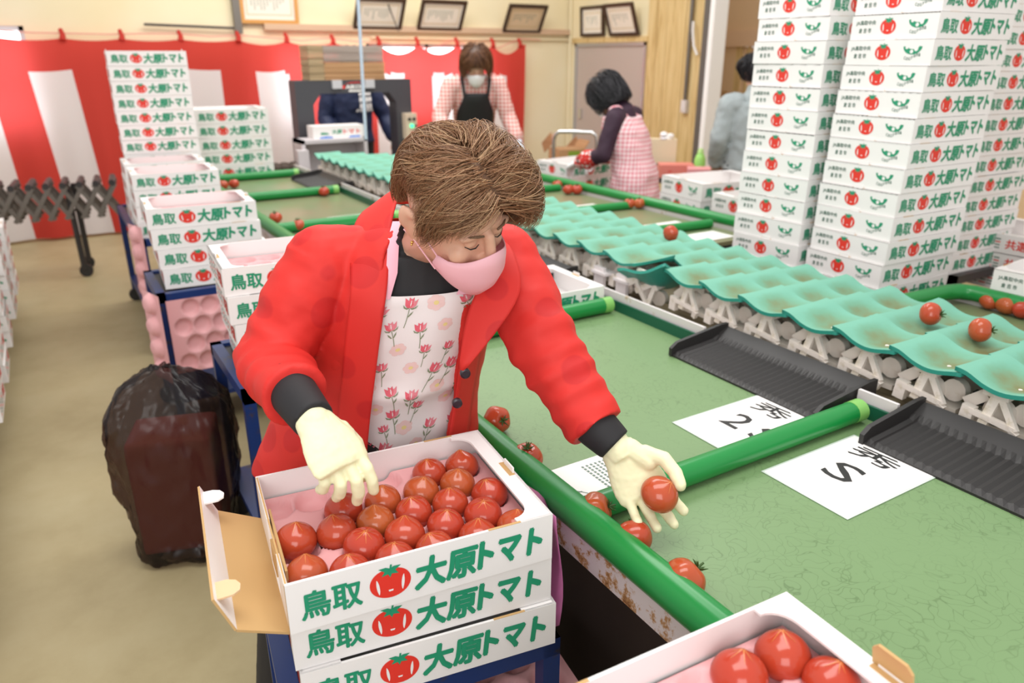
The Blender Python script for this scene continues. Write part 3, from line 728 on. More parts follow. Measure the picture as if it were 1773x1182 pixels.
# low cartons right of the checked apron, and at the right edge
stack(2, .735, 3.27, 3.20, -.12, 'of the farther low pair behind the far rim', 'low cartons behind the far rim', scale=1.2)
stack(2, .70, 3.22, 2.70, -.12, 'of the low pair left of the tall stack', 'low cartons behind the far rim', scale=1.2)
stand('steel_stand', 3.2, 2.62, 3.85, 3.68, .699, 'steel stand under the low carton pairs behind the far rim', 'dark_steel')
stack(2, .742, 2.945, 1.01, 0.07, 'of the pair by the three right edge tomatoes', 'cartons at the right edge')
stand('steel_stand', 2.93, .95, 3.46, 1.42, .741, 'steel stand under the small carton pile at the right edge', 'dark_steel')
stack(3, .60, 4.25, 1.95, PI, 'of the right edge pile with red print', 'cartons with red print', flip=False)
stack(2, .66, 3.42, 4.72, .12, 'of the pair under the polka dot sleeves', 'cartons being packed', scale=1.2)
stand('steel_stand', 3.34, 4.70, 4.0, 5.28, .659, 'steel stand holding the cartons being packed by the black-haired worker', 'dark_steel')
# left side stacks
stack(11, .708, .44, 5.45, -.05, 'in the tall stack before the curtain', 'cartons in the tall left stack', True, drift=(-.001, 0))
stack(5, .770, .985, 6.06, -.04, 'in the short stack beside the tall one', 'cartons in the short left stack', True, scale=1.16)
stack(4, .695, .385, 5.06, -.03, 'of the pile touching the tall left stack', 'cartons on the left carts', True, drift=(.002, 0))
stack(4, .69, .372, 4.62, -.04, 'of the second pile from the curtain', 'cartons on the left carts', True, drift=(.004, 0))
stack(4, .689, .345, 3.49, -.05, 'of the pile above the upright pink trays', 'cartons on the left carts', True, drift=(-.009, .003))
stack(4, .706, .41, 2.27, -.07, 'of the pile at the worker\'s elbow', 'cartons at the elbow', True, drift=(-.009, .004))
LC = 'blue carts along the left side of the table'
stand('blue_cart', .36, 4.58, .85, 5.84, .688, 'long blue steel cart under the far left carton stacks', group=LC)
stand('blue_cart', .30, 3.42, .79, 3.88, .688, 'blue steel cart with pink trays, under the second nearest pile', group=LC)
stand('blue_cart', .375, 2.16, .86, 2.66, .705, 'blue steel cart beside the black bag, behind the bending worker', group=LC)
# the carton being filled and the two beneath it
F1 = -.125
def fl_center(x, y, a): return x+math.cos(a)*BW/2-math.sin(a)*BD/2, y+math.sin(a)*BW/2+math.cos(a)*BD/2
cx1, cy1 = fl_center(.187, .962, -.118)
fbox = carton(cx1, cy1, .8135, -.118+PI, 'open white carton being filled with tomatoes, its left end flap folded out', 'cartons on the front cart', 1, True); fbox.scale.z = 1.06
# folded-out end flap (the end of the carton at its local +X)
q = MB(); y2 = BD/2-.004; hz = BW/2
def sheet(q, a, bb, c_, d_, up, th, mo, mi_):
    n = (Vector(bb)-Vector(a)).cross(Vector(d_)-Vector(a)).normalized()*th
    vs = [Vector(p) for p in (a, bb, c_, d_)]+[Vector(p)+n for p in (a, bb, c_, d_)]
    q.add(vs, [(3, 2, 1, 0)], mi_); q.add(vs, [(4, 5, 6, 7)], mo); q.add(vs, [(0, 1, 5, 4), (1, 2, 6, 5), (2, 3, 7, 6), (3, 0, 4, 7)], 1)
ox, oz = hz+.074, .036; tx, tz = ox+.024, oz+.058
sheet(q, (hz, -y2, .002), (ox, -y2-.004, oz), (ox, y2+.004, oz), (hz, y2, .002), 1, -.004, 0, 1)
sheet(q, (ox, -y2-.004, oz), (tx, -y2+.0, tz), (tx, y2-.0, tz), (ox, y2+.004, oz), 1, -.004, 0, 0)
fl = q.build('end_flap', [M['card'], M['brown_card']], fbox)
for s, mm in ((-1, 'tab_back'), (1, 'tab_front')):
    q = MB(); yy = s*(y2-.03); pts = [(0, 0), (-.030, -.0)]+[(-.030-.014*math.sin(a), -.034*(1-math.cos(a))/1.0+0) for a in [PI/12*i for i in range(1, 6)]]
    pts = [(0, -.022), (-.022, -.022), (-.034, -.016), (-.040, -.004), (-.038, .010), (-.028, .018), (0, .02)]
    vs = [Vector((tx+.001+u, yy+s*.0+v, tz-.012+.25*(-u)*0)) for u, v in pts]; vs2 = [v+Vector((0, 0, .003)) for v in vs]; n = len(vs)
    q.add(vs+vs2, [tuple(range(n-1, -1, -1)), tuple(range(n, 2*n))]+[(i, (i+1) % n, n+(i+1) % n, n+i) for i in range(n)], 0)
    q.build('flap_tab', M['card'] if s < 0 else mat('tan_card', (.78, .52, .3), .6), fl)
cx2, cy2 = fl_center(.192, .985, -.16)
carton(cx2, cy2, .7195, -.16+PI, 'white printed tomato carton directly under the one being filled', 'cartons on the front cart').scale.z = 1.06
cx3, cy3 = fl_center(.196, .975, -.165)
carton(cx3, cy3, .6255, -.165+PI, 'white printed tomato carton standing on the front blue cart, two below the filled one', 'cartons on the front cart').scale.z = 1.06
fc = stand('blue_cart', .185, .94, .69, 1.32, .624, 'blue steel cart in the foreground under the carton being filled', rz=-.13, group='blue carts along the left side of the table')
# near corner carton at the bottom right
FX, FY, FA = .776-.454-.021, .53-.345+.027, -.06
cf, df = fl_center(FX, FY, FA)
carton(cf, df, .860, FA, 'open white carton with tomatoes cut off by the bottom right of the view', 'cartons in the foreground corner')
ft = [o for o in COL.objects if o.name.startswith('tomato_carton')][-1]
q = MB(); q.prism([(-.027, 0), (.027, 0), (.027, .026), (.019, .036), (-.019, .036), (-.027, .026)], 0, .004, 0)
o = q.build('raised_tab', M['brown_card'], ft); o.location = (BW/2-.006, .002, BH+.0005); o.rotation_euler = (PI/2-.25, 0, PI/2)
for k, zz in enumerate((.771, .682)):
    carton(cf-.065, df-.01, zz-.0005*k, FA, ('white carton right under the open one at the bottom right corner', 'white carton second under the open one at the bottom right corner')[k], 'cartons in the foreground corner')
stand('blue_cart', .02, .17, .52, .57, .680, 'blue steel cart under the carton at the bottom right corner', rz=FA, group=LC)
# empty carton standing on the belt
cb, db = fl_center(1.225, 2.10, -.02)
carton(cb, db, BZ+.0005, -.02, 'empty open white carton standing on the green belt behind the worker\'s arm', 'cartons on the belt')
# left edge rack with cartons
rk = empty('wooden_bench', (-.70, 4.6, 0), 0, 'long red-brown wooden bench along the left edge holding cartons', 'bench')
q = MB(); q.bbox((-.3, -2.5, .16), (.3, 1.6, .20)); q.build('bench_top', M['redwood'], rk)
for y in (-2.36, -.35, 1.5):
    for s in (-1, 1):
        q = MB(); q.bar((s*.24, y+.1, .17), (s*.26, y, .0), .06, .05, 0, None, (1, 0, 0));  q.build('leg', M['redwood'], rk)
for i, y in enumerate((3.55, 4.02, 4.55, 5.1, 5.65)):
    nm = ('nearest', 'second nearest', 'middle', 'second farthest', 'farthest')[i]
    stack((3, 4, 4, 5, 5)[i], .2005, -.815+.012*i, y, random.uniform(-.03, .03), 'of the %s pile on the left bench' % nm, 'cartons on the left bench', False)

# ------------------------------------------------------------------ tomatoes
def tomato_mesh(pointed, seed):
    rnd = random.Random(seed); q = MB(); nu, nv = 40, 24; R = .0365; vs = []; fs = []; mi = []
    ph0 = rnd.random()*6; lob = rnd.choice((3, 4, 5)); la = rnd.uniform(.015, .05) if not pointed else .012
    for j in range(nv+1):
        th = PI*j/nv
        for i in range(nu):
            ph = 2*PI*i/nu; st = math.sin(th); ct = math.cos(th)
            r = R*(1+la*math.cos(lob*ph+ph0)*st*st)
            x, y, z = r*st*math.cos(ph), r*st*math.sin(ph), r*ct*.90
            if pointed and ct > 0: z += R*.13*math.exp(-(st/.26)**2)-R*.05*math.exp(-(st/.5)**2)*0; 
            if not pointed and ct > 0: z -= R*.22*math.exp(-(st/.3)**2)
            if ct < 0: z *= .93
            vs.append((x, y, z))
    for j in range(nv):
        for i in range(nu): fs.append((j*nu+i, (j+1)*nu+i, (j+1)*nu+(i+1) % nu, j*nu+(i+1) % nu))
    q.add(vs, fs, 0, True)
    if pointed:
        for a in range(7):
            an = a*2*PI/7+rnd.random()*.4; w = .0011; L_ = rnd.uniform(.012, .021); pts = []
            def S(d, off):
                th = d/R; st = math.sin(th); z = R*math.cos(th)*.90+R*.13*math.exp(-(st/.26)**2)
                return Vector((R*1.003*st*math.cos(an)-off*math.sin(an), R*1.003*st*math.sin(an)+off*math.cos(an), z+.0003))
            ds = [.001+L_*k/5 for k in range(6)]
            l_ = [S(d, w*(1-k/6)) for k, d in enumerate(ds)]; r_ = [S(d, -w*(1-k/6)) for k, d in enumerate(ds)]
            q.add(l_+r_, [(k, k+1, 6+k+1, 6+k) for k in range(5)], 1, True)
    me = q.mesh('tomato', 1e-6); me.materials.append(M['tomato']); me.materials.append(M['star'])
    return me
def calyx_mesh(seed):
    rnd = random.Random(seed); q = MB()
    for a in range(6):
        an = a*PI/3+rnd.random()*.4; l = rnd.uniform(.012, .018); d = Vector((math.cos(an), math.sin(an), 0))
        q.tube([Vector((0, 0, .027)), d*l*.5+Vector((0, 0, .032)), d*l+Vector((0, 0, .034+rnd.uniform(-.002, .008)))], [.0016, .0022, .0004], 6)
    q.tube([(0, 0, .025), (.002, .001, .034), (.005, .002, .042)], [.003, .0022, .002], 8)
    me = q.mesh('calyx'); me.materials.append(M['calyx']); return me
TP = [tomato_mesh(True, s) for s in range(3)]; TR = [tomato_mesh(False, 10+s) for s in range(3)]; CX = [calyx_mesh(s) for s in range(2)]
def tomato(x, y, z, label, group, pointed=True, tilt=None, s=1.0):
    me = random.choice(TP if pointed else TR)
    if pointed: root = bpy.data.objects.new('tomato', me); COL.objects.link(root)
    else:
        root = empty('tomato'); o = bpy.data.objects.new('flesh', me); COL.objects.link(o); o.parent = root
        c_ = bpy.data.objects.new('calyx', random.choice(CX)); COL.objects.link(c_); c_.parent = root
    root.location = (x, y, z); tag(root, label, 'tomato', group); root.scale = (s,)*3
    root.rotation_euler = tilt if tilt else (random.uniform(-.22, .22), random.uniform(-.22, .22), random.random()*6)
    return root
TB = BZ+.034
FB = TOMATO_XY = [(0.2476, 1.1209, 'tomato alone at the left end of the carton being filled'), (0.3159, 1.1081, 'large tomato second from the left end in the middle of the filled carton'), (0.3495, 1.169, 'orange-brown tomato right below the hovering gloved fingertips'), (0.385, 1.1, 'tomato touching the orange-brown one on its right, in the filled carton'), (0.4231, 1.1581, 'tomato right of the gloved fingertips in the second row from the back'), (0.4562, 1.0924, 'tomato in the very middle of the filled carton'), (0.4978, 1.1481, 'tomato in the third column from the right, behind the middle one'), (0.5405, 1.2028, 'rear tomato, second from the back right corner of the filled carton'), (0.6095, 1.1941, 'deep red tomato in the back right corner of the filled carton'), (0.5701, 1.1368, 'tomato in front of the back right corner one'), (0.5263, 1.0829, 'tomato two in front of the back right corner one'), (0.6059, 1.0735, 'dark orange tomato against the right end wall of the filled carton'), (0.562, 1.0196, 'tomato in front of the dark orange one by the right end wall'), (0.4879, 1.025, 'bright red tomato in the centre of the front half of the filled carton'), (0.4142, 1.037, 'wide orange tomato left of the bright red one in the front half'), (0.342, 1.0437, 'orange-brown tomato in the front half, left of the wide orange one'), (0.4416, 0.9731, 'tomato half hidden by the front wall, above the printed character for field'), (0.5207, 0.9637, 'tomato half hidden by the front wall, right of the bright red one'), (0.5925, 0.9562, 'tomato peeking out under the right top panel of the filled carton'), (0.3726, 0.9813, 'tomato peeking over the front wall above the printed tomato'), (0.2973, 0.9902, 'tomato just showing over the front wall, left of the printed tomato'), (0.236, 1.023, 'tomato just showing at the front left corner of the filled carton')]
zt = .866
for (x, y, lab) in FB: tomato(x, y, zt, lab, 'tomatoes in the carton being filled', True, None, random.uniform(.93, .99))
for x, y, lab, tl in [(0.8396, 1.4462, 'tomato half hidden behind the red jacket at the green tube', (1.2, 0.2, 0)), (0.8033, 1.2497, 'tomato with dark stem against the green rim tube before the leaflet', (0.2, -0.1, 0)), (0.8102, 1.0024, 'lumpy tomato in the corner between rim tube and divider tube', (0.9, 0.9, 0.3)), (0.8151, 0.8912, "tomato on the belt just left below the hand's fingertips", (1.2, 0.2, 2.5)), (0.811, 0.7511, 'tomato nearest the viewer on the belt against the rim tube', (0.3, 0.9, 0.2)), (3.0213, 3.5521, 'left tomato of the touching pair on the far belt', None), (3.0729, 3.5206, 'right tomato of the touching pair on the far belt', None), (3.045, 4.3669, 'leftmost of three small far tomatoes beside the brown hair', None), (2.9974, 4.1672, 'middle of three small far tomatoes beside the brown hair', None), (3.0476, 4.1364, 'rightmost of three small far tomatoes beside the brown hair', None), (2.8894, 1.3293, 'leftmost of three tomatoes below the bent green rim at right', None), (2.8865, 1.2667, 'middle of three tomatoes below the bent green rim at right', None), (2.8872, 1.2119, 'tomato cut off by the right edge of the view', None), (1.5569, 4.9662, 'tomato on the white card on the far left belt', None), (1.0411, 4.247, 'brownish tomato near the bent rim behind the red shoulder', None), (1.0931, 3.9817, 'tomato just above the red shoulder on the far left belt', None), (1.0343, 5.5964, 'left of two brownish tomatoes below the far green divider', None), (1.1118, 5.6089, 'right of two brownish tomatoes below the far green divider', None)]: tomato(x, y, TB, lab, 'loose tomatoes on the belts', False, tl, random.uniform(.95, 1.05))
for x, y, z, lab in [(2.2742, 2.3889, 0.925, 'lone tomato riding in a far cup left of the tall stacks'), (2.1884, 1.1623, 0.925, 'larger tomato riding in a cup by the bent rim at right'), (2.1707, 1.0062, 0.925, 'tomato riding in a cup nearest the right edge')]: tomato(x, y, z, lab, 'tomatoes riding in the cups', False, (1.4, .3, random.random()*6), .98)
for x, y, lab in [(0.7129, 0.4768, 'tomato in the back corner of the bottom right carton'), (0.6373, 0.4823, 'tomato at the bottom edge, left in the corner carton'), (0.7264, 0.4113, 'tomato at the bottom edge, right in the corner carton')]: tomato(x, y, .906, lab, 'tomatoes in the corner carton', True, None, 1.0)

# ------------------------------------------------------------------ pink trays
def tray_mesh(name, w, d, cups, r, depth, nx=90, ny=66, sign=-1):
    q = MB(); vs = []
    for j in range(ny+1):
        for i in range(nx+1):
            x = -w/2+w*i/nx; y = -d/2+d*j/ny; z = 0
            for cx_, cy_ in cups:
                e = math.hypot(x-cx_, y-cy_)/r
                if e < 1: z = sign*depth*(1-e**4)**.7
            vs.append((x, y, z))
    q.add(vs, [(j*(nx+1)+i, j*(nx+1)+i+1, (j+1)*(nx+1)+i+1, (j+1)*(nx+1)+i) for j in range(ny) for i in range(nx)], 0, True)
    holes = []
    me = q.mesh(name); me.materials.append(M['pink']); return me
ca, sa = math.cos(-.118), math.sin(-.118)
loc_ = lambda x, y: ((x-cx1)*ca+(y-cy1)*sa, -(x-cx1)*sa+(y-cy1)*ca)
cups_ = [loc_(x, y) for x, y, l in FB]+[loc_(*p) for p in [(0.2457, 1.2494), (0.3143, 1.2437), (0.2474, 1.1017), (0.4573, 1.2385)]]
tm = tray_mesh('fruit_tray', BW-.02, BD-.02, cups_, .0355, .026)
o = bpy.data.objects.new('fruit_tray', tm); COL.objects.link(o); o.location = (cx1, cy1, .858); o.rotation_euler = (0, 0, -.118)
tag(o, 'pink dimpled fruit tray lying inside the carton being filled', 'tray')
grid_cups = [(-.16+.08*i+(.04 if j % 2 else 0), -.12+.08*j) for j in range(4) for i in range(5 if j % 2 == 0 else 4)]
tg = tray_mesh('fruit_tray', BW-.02, BD-.02, grid_cups, .037, .026, 70, 54)
def tray(x, y, z, rot, label, group='pink fruit trays'):
    o = bpy.data.objects.new('fruit_tray', tg); COL.objects.link(o); o.location = (x, y, z); o.rotation_euler = rot
    tag(o, label, 'tray', group); return o
tray(cf, df, .900, (0, 0, FA), 'pink fruit tray inside the carton at the bottom right corner')
for sx, sy, sz, sr, lab in ((.41, 2.27, .706+3*PIT, -.07, 'at the worker\'s elbow'), (.345, 3.49, .689+3*PIT, -.05, 'on the blue cart with pink trays'), (.372, 4.62, .69+3*PIT, -.04, 'second along the left cart row'), (.385, 5.06, .695+3*PIT, -.03, 'in front of the tall left stack')):
    a_, b_ = fl_center(sx-.027*(sy < 4), sy+.01*(sy < 4), sr); tray(a_, b_, sz+.035, (0, 0, sr), 'pink fruit tray inside the open carton pile %s' % lab)
# trays standing against and inside the carts, and lying on the front cart's shelf
tray(.545, 3.405, .49, (PI/2, 0, 0), 'pink dimpled tray standing upright in the front of the blue cart').scale = (1, 1.05, .8)
for k in range(3): tray(.545, 3.46+.05*k, .49, (PI/2, 0, 0), 'pink tray packed upright behind another inside the blue cart, number %s inward' % ('one', 'two', 'three')[k])
ts = tray_mesh('fruit_tray', .40, .17, [(-.15+.1*i, 0) for i in range(4)], .046, .03, 60, 26, 1)
def side_tray(x, y, z, rz, lab):
    o = bpy.data.objects.new('fruit_tray', ts); COL.objects.link(o); o.location = (x, y, z); o.rotation_euler = (0, -PI/2, rz); tag(o, lab, 'tray', 'pink fruit trays'); return o
side_tray(.272, 3.40, .51, .28, 'pink tray leaning on the outside of the blue cart above the black bag')
side_tray(.345, 4.50, .59, .30, 'pink tray hanging at the left side of the long blue cart')
for k in range(8):
    o = tray(.54+.004*(k % 3), 1.12+.003*(k % 2), .33+.016*k, (0, 0, -.13), 'pink tray, %s of the pile on the front cart shelf' % ORD[7-k])
q = MB(); q.bbox((.36, .95, .191), (.66, 1.28, .30)); tag(q.build('tray_bundle', M['pink']), 'bundle of pink trays at the bottom of the front blue cart', 'trays')
# thin pink film hanging beside the filled carton
q = MB(); rings = []
for i in range(9):
    z = .88-.25*i/8
    rings.append([Vector((.660+.016*i/8+.018*math.sin(j*.9+i*.4)*(i/8)+.085*j/8*math.sin(PI*i/8), .93+.16*j/8, z-.02*math.sin(j*1.3)*(i/8)-(.05 if j in (3, 4) and i == 8 else 0))) for j in range(9)])
q.loft(rings, 0, True, False); o = q.build('plastic_film', M['pink_film']); apply_mods(o, [('SOLIDIFY', dict(thickness=.001))])
tag(o, 'crumpled pink plastic film hanging beside the carton stack on the front cart', 'film')

# ------------------------------------------------------------------ black refuse bag around a block of trays
m = mat('black_thin_bag', (0.012, 0.010, 0.010), 0.28)
nt, N, L, bs = nodes(m); out = nt.nodes['Material Output']
tp = N.new('ShaderNodeBsdfTransparent'); tp.inputs[0].default_value = (0.62, 0.5, 0.48, 1)
mx = N.new('ShaderNodeMixShader'); mx.inputs[0].default_value = .5
L.new(bs.outputs[0], mx.inputs[1]); L.new(tp.outputs[0], mx.inputs[2]); L.new(mx.outputs[0], out.inputs[0]); M['bag'] = m
bag = empty('refuse_bag', (.195, 2.53, 0), -.30, 'black translucent plastic bag full of pink trays standing on the floor', 'bag')
rings = []; n = 72
for i, (z, rx, ry) in enumerate([(.006, .10, .09), (.01, .145, .125), (.03, .165, .14), (.07, .168, .142), (.10, .160, .135), (.16, .170, .14), (.24, .178, .142), (.32, .20, .145), (.40, .205, .148), (.48, .20, .15), (.54, .195, .148), (.59, .175, .135), (.63, .135, .11), (.665, .09, .07), (.685, .05, .035), (.70, .03, .01)]):
    ring = []
    for k in range(n):
        a = 2*PI*k/n; c_, s_ = math.cos(a), math.sin(a); pw = .62
        x = rx*math.copysign(abs(c_)**pw, c_); y = ry*math.copysign(abs(s_)**pw, s_)
        wv = 1+.03*math.sin(a*5+i*1.3)+.025*math.sin(a*11-i*.9)+(.05*math.sin(a*9+i) if z > .5 or z < .08 else 0)
        ring.append(Vector((x*wv, y*wv, z+(.014*math.sin(a*4+i) if z > .5 else 0)-(.0 if z > .02 else 0))))
    rings.append(ring)
q = MB(); q.loft(rings, 0, True, True); q.add(rings[-1], [tuple(range(n))], 0, True)
o = q.build('plastic', M['bag'], bag)
apply_mods(o, [('SUBSURF', dict(levels=2, render_levels=2)), ('DISPLACE', dict(texture=clouds('crumple', .07, 3), strength=.030, mid_level=.5)), ('DISPLACE', dict(texture=clouds('crumple_fine', .022, 1), strength=.009, mid_level=.5))])
q = MB()
for k in range(10): q.bbox((-.135+.002*(k % 2), -.105, .05+.043*k), (.135+.002*(k % 2), .105, .05+.043*k+.0425), 0)
remesh(q, 'tray_block', mat('rosy_tray_block', (0.55, .17, .13), .6), bag, .010, 10)

# ------------------------------------------------------------------ accordion conveyor
ac = empty('accordion_conveyor', (.05, 6.85, 0), -.10, 'grey accordion roller conveyor folded out before the curtain, on caster legs', 'conveyor')
q = MB(); n = 8; px_ = .112
for yy in (-.16, 0.0, .16):
    for i in range(n):
        x = -.52+px_*i
        q.bar((x-.02, yy-.006, .47), (x+px_+.02, yy-.006, .72), .012, .030, 0, None, (0, 0, 1)); q.bar((x-.02, yy+.006, .72), (x+px_+.02, yy+.006, .47), .012, .030, 0, None, (0, 0, 1))
q.build('scissor_links', M['grey_steel'], ac)
for i in range(n+1):
    q = MB(); x = -.52+px_*i; q.tube([(x, -.18, .73), (x, .18, .73)], .024, 12); q.build('roller', M['dark_steel'], ac)
for x in (.06,):
    q = MB(); q.tube([(x, -.12, .70), (x+.01, -.13, .06)], .022, 10); q.tube([(x+.03, .14, .70), (x+.03, .15, .06)], .022, 10); q.tube([(x, -.12, .55), (x+.03, .14, .55)], .012, 8); lg = q.build('leg', M['dark_steel'], ac)
    for yy in (-.13, .15):
        q = MB(); q.tube([(x+.02, yy-.014, .05), (x+.02, yy+.014, .05)], .05, 16); q.build('caster', M['black_rubber'], lg)
for x in (-.48,):
    q = MB(); q.tube([(x, -.12, .70), (x, -.13, .0)], .022, 10); q.build('leg', M['dark_steel'], ac)

# ------------------------------------------------------------------ dark arch machine, cabinet, cardboard
am = empty('arch_machine', (2.45, 6.75, 0), 0, 'dark grey arch shaped strapping machine with an octagonal opening', 'machine')
M['machine'] = mat('dark_grey_machine', (.055, .055, .065), .4)
q = MB(); W2, zt_, zi = .535, 1.455, 1.345; iw = .385
outer = [(-W2, .25), (W2, .25), (W2, zt_), (-W2, zt_)]
def slab(q, poly, y0, y1, mi=0):
    n = len(poly); vs = [(x, y0, z) for x, z in poly]+[(x, y1, z) for x, z in poly]
    q.add(vs, [tuple(range(n)), tuple(range(2*n-1, n-1, -1))]+[(i, n+i, n+(i+1) % n, (i+1) % n) for i in range(n)], mi)
for s in (-1, 1): slab(q, [(s*iw, .25), (s*W2, .25), (s*W2, zt_), (s*(iw-.07), zt_), (s*(iw-.07), zi), (s*iw, zi-.09)], -.09, .09)
slab(q, [(-iw+.07, zi), (iw-.07, zi), (iw-.07, zt_), (-iw+.07, zt_)], -.09, .09)
q.build('arch_body', M['machine'], am)
q = MB(); q.bbox((-W2, -.12, .0), (W2, .3, .25)); q.build('base', M['machine'], am)
q = MB(); q.bbox((-iw, -.08, .70), (iw, .25, .74)); q.build('table_plate', M['machine'], am)
q = MB(); put_text(q, 'AIKON', lambda x, z: (x, -.0915, z), -.09, .09, 1.38, 1.415, 1, .03, .15)
put_poly(q, lambda x, z: (x, -.0912, z), [(-.12, 1.383), (-.095, 1.383), (-.088, 1.41), (-.113, 1.41)], 2)
put_poly(q, lambda x, z: (x, -.0912, z), [(-.10, 1.42), (-.04, 1.435), (.03, 1.437), (.08, 1.425), (.03, 1.43), (-.04, 1.428)], 2)
put_poly(q, lambda x, z: (x, -.0911, z), [(-.06, 1.357), (.06, 1.357), (.06, 1.37), (-.06, 1.37)], 1)
q.build('badge', [M['machine'], M['paper'], M['print_red']], am)
for x in (-.21, .09):
    q = MB(); q.bbox((x, -.115, 1.385), (x+.085, -.085, 1.455)); q.build('clamp_plate', mat('light_grey_plastic', (.5, .5, .53), .4), am)
cb_ = MB(); cb_.bbox((.43, -.18, .93), (.54, -.095, 1.16)); cb = cb_.build('control_box', mat('beige_control_box', (.66, .55, .42), .4), am)
q = MB(); q.tube([(.485, -.18, 1.05), (.485, -.195, 1.05)], .018, 14); g = mat('green_lamp', (.05, .8, .35), .3); g.node_tree.nodes['Principled BSDF'].inputs['Emission Color'].default_value = (.1, 1, .45, 1); g.node_tree.nodes['Principled BSDF'].inputs['Emission Strength'].default_value = 1.2; q.build('green_lamp', g, cb)
q = MB(); q.tube([(.495, -.18, .98), (.495, -.195, .98)], .017, 14); q.build('red_button', M['print_red'], cb)
for x in (.465, .51):
    q = MB(); q.tube([(x, -.18, 1.11), (x, -.192, 1.11)], .015, 12); q.build('knob', M['black_rubber'], cb)
q = MB(); q.tube([(.525, -.18, 1.05), (.525, -.19, 1.05)], .01, 10); q.build('knob', M['black_rubber'], cb)
q = MB(); q.bbox((.45, -.12, .80), (.50, -.09, .90)); q.build('white_tag', M['paper'], am)
M['gcard'] = mat('greyish_cardboard', (.37, .30, .26), .8); c = coord(M['gcard'], 'Object', (1, 1, 60)); n_ = noise(M['gcard'], c, 2, 3); ramp(M['gcard'], n_, [(.3, (.27, .21, .18)), (.7, (.42, .35, .31))])
M['bcard'] = mat('tan_cardboard', (.46, .26, .12), .8); c = coord(M['bcard'], 'Object', (1, 1, 60)); n_ = noise(M['bcard'], c, 2, 3); ramp(M['bcard'], n_, [(.3, (.38, .2, .09)), (.7, (.52, .31, .16))])
M['ocard'] = mat('olive_cardboard', (.40, .29, .16), .8); c = coord(M['ocard'], 'Object', (1, 1, 60)); n_ = noise(M['ocard'], c, 2, 3); ramp(M['ocard'], n_, [(.3, (.32, .22, .12)), (.7, (.46, .35, .21))])
for nm, x0, x1, z0, z1, m_, lab in (('cardboard_pile', -.395, -.265, 1.456, 1.735, 'ocard', 'narrow olive pile of flat cardboard at the left end on the arch machine'),
                                    ('cardboard_pile', -.262, .29, 1.456, 1.60, 'bcard', 'tan pile of flat cardboard lying directly on the arch machine'),
                                    ('cardboard_pile', -.262, .28, 1.602, 1.735, 'gcard', 'greyish pile of flat cardboard on top of the tan pile')):
    q = MB(); k = int((z1-z0)/.012)
    for i in range(k):
        e = random.uniform(-.004, .004); q.bbox((2.45+x0+e, 6.66+e, z0+(z1-z0)*i/k), (2.45+x1+e, 6.90+e, z0+(z1-z0)*(i+.9)/k))
    tag(q.build(nm, M[m_]), lab, 'cardboard', 'cardboard on the arch machine')
cbn = empty('grey_cabinet', (2.12, 6.31, 0), 0, 'light grey cabinet with open front at the far end of the cup conveyor', 'cabinet')
M['cab'] = mat('light_grey_paint', (.62, .58, .60), .45)
q = MB(); q.bbox((-.30, -.02, 0), (-.27, .24, 1.0)); q.bbox((.24, -.02, 0), (.27, .24, 1.0)); q.bbox((-.30, -.02, .97), (.27, .24, 1.0)); q.bbox((-.30, .22, 0), (.27, .24, 1.0)); q.build('housing', M['cab'], cbn)
q = MB(); q.bbox((-.36, -.10, .78), (-.27, -.02, .93)); q.bbox((-.36, -.10, 0), (-.34, -.06, .78)); q.build('side_plate', M['cab'], cbn)
pk = empty('printed_box', (2.17, 6.45, 1.0005), -.03, 'small white box with blue, green and red print on the grey cabinet', 'box')
q = MB(); q.bbox((-.22, -.09, 0), (.22, .09, .10), 0); P = lambda x, z: (x, -.0906, z)
put_text(q, '大原', P, -.06, .03, .03, .07, 1, .03); put_text(q, 'トマト', P, .04, .19, .03, .07, 2, .03)
put_poly(q, P, [(-.17, .0), (-.05, .0), (-.06, .012), (-.11, .018), (-.16, .012)], 3); put_poly(q, P, [(.08, .0), (.19, .0), (.18, .014), (.10, .014)], 3)
put_poly(q, P, [(-.16, .03), (-.08, .03), (-.1, .045), (-.15, .05)], 1)
q.build('box_body', [M['card'], M['print_green'], M['print_red'], mat('blue_print', (.03, .2, .65), .5)], pk)
# dark vegetables behind the short left stack
for i in range(7):
    q = MB(); q.ell((0, 0, .03), (.05, .04, .03)); tag(q.build('dark_lump', mat('dark_brown_lump', (.06, .04, .03), .8), None, (1.58+.075*(i % 4)+.03*(i//4), 6.25+.13*(i//4), .769)), 'dark brown lump in the heap behind the short left carton stack', 'lump', 'dark lumps on the far belt')

# ------------------------------------------------------------------ things at the far right
tbn = empty('dark_bench', (4.9, 4.95, 0), 0, 'dark steel bench before the pine boards, holding bag and pink boxes', 'bench')
q = MB(); q.bbox((-.30, -.62, .60), (.30, .62, .645)); q.build('bench_top', M['dark_steel'], tbn)
for sx_ in (-.27, .27):
    for sy_ in (-.55, .55):
        q = MB(); q.bbox((sx_-.02, sy_-.02, 0), (sx_+.02, sy_+.02, .60)); q.build('leg', M['dark_steel'], tbn)
pb = empty('paper_bag', (4.85, 5.28, .6455), -.7, 'cream paper carrier bag standing on the dark bench', 'bag')
q = MB(); q.bbox((-.12, -.06, 0), (.12, .06, .30)); put_text(q, '一一一一', lambda x, z: (x, -.0608, z), -.06, .08, .07, .085, 1, .02); q.build('bag_body', [mat('cream_paper', (.78, .66, .46), .6), M['print_grey']], pb)
q = MB()
for k in range(9): q.ell((.0+.02*(k % 4), -.02+.02*(k % 3), .29+.012*(k % 5)), (.035, .03, .025), None, 10, 6)
q.build('tissue', M['paper'], pb)
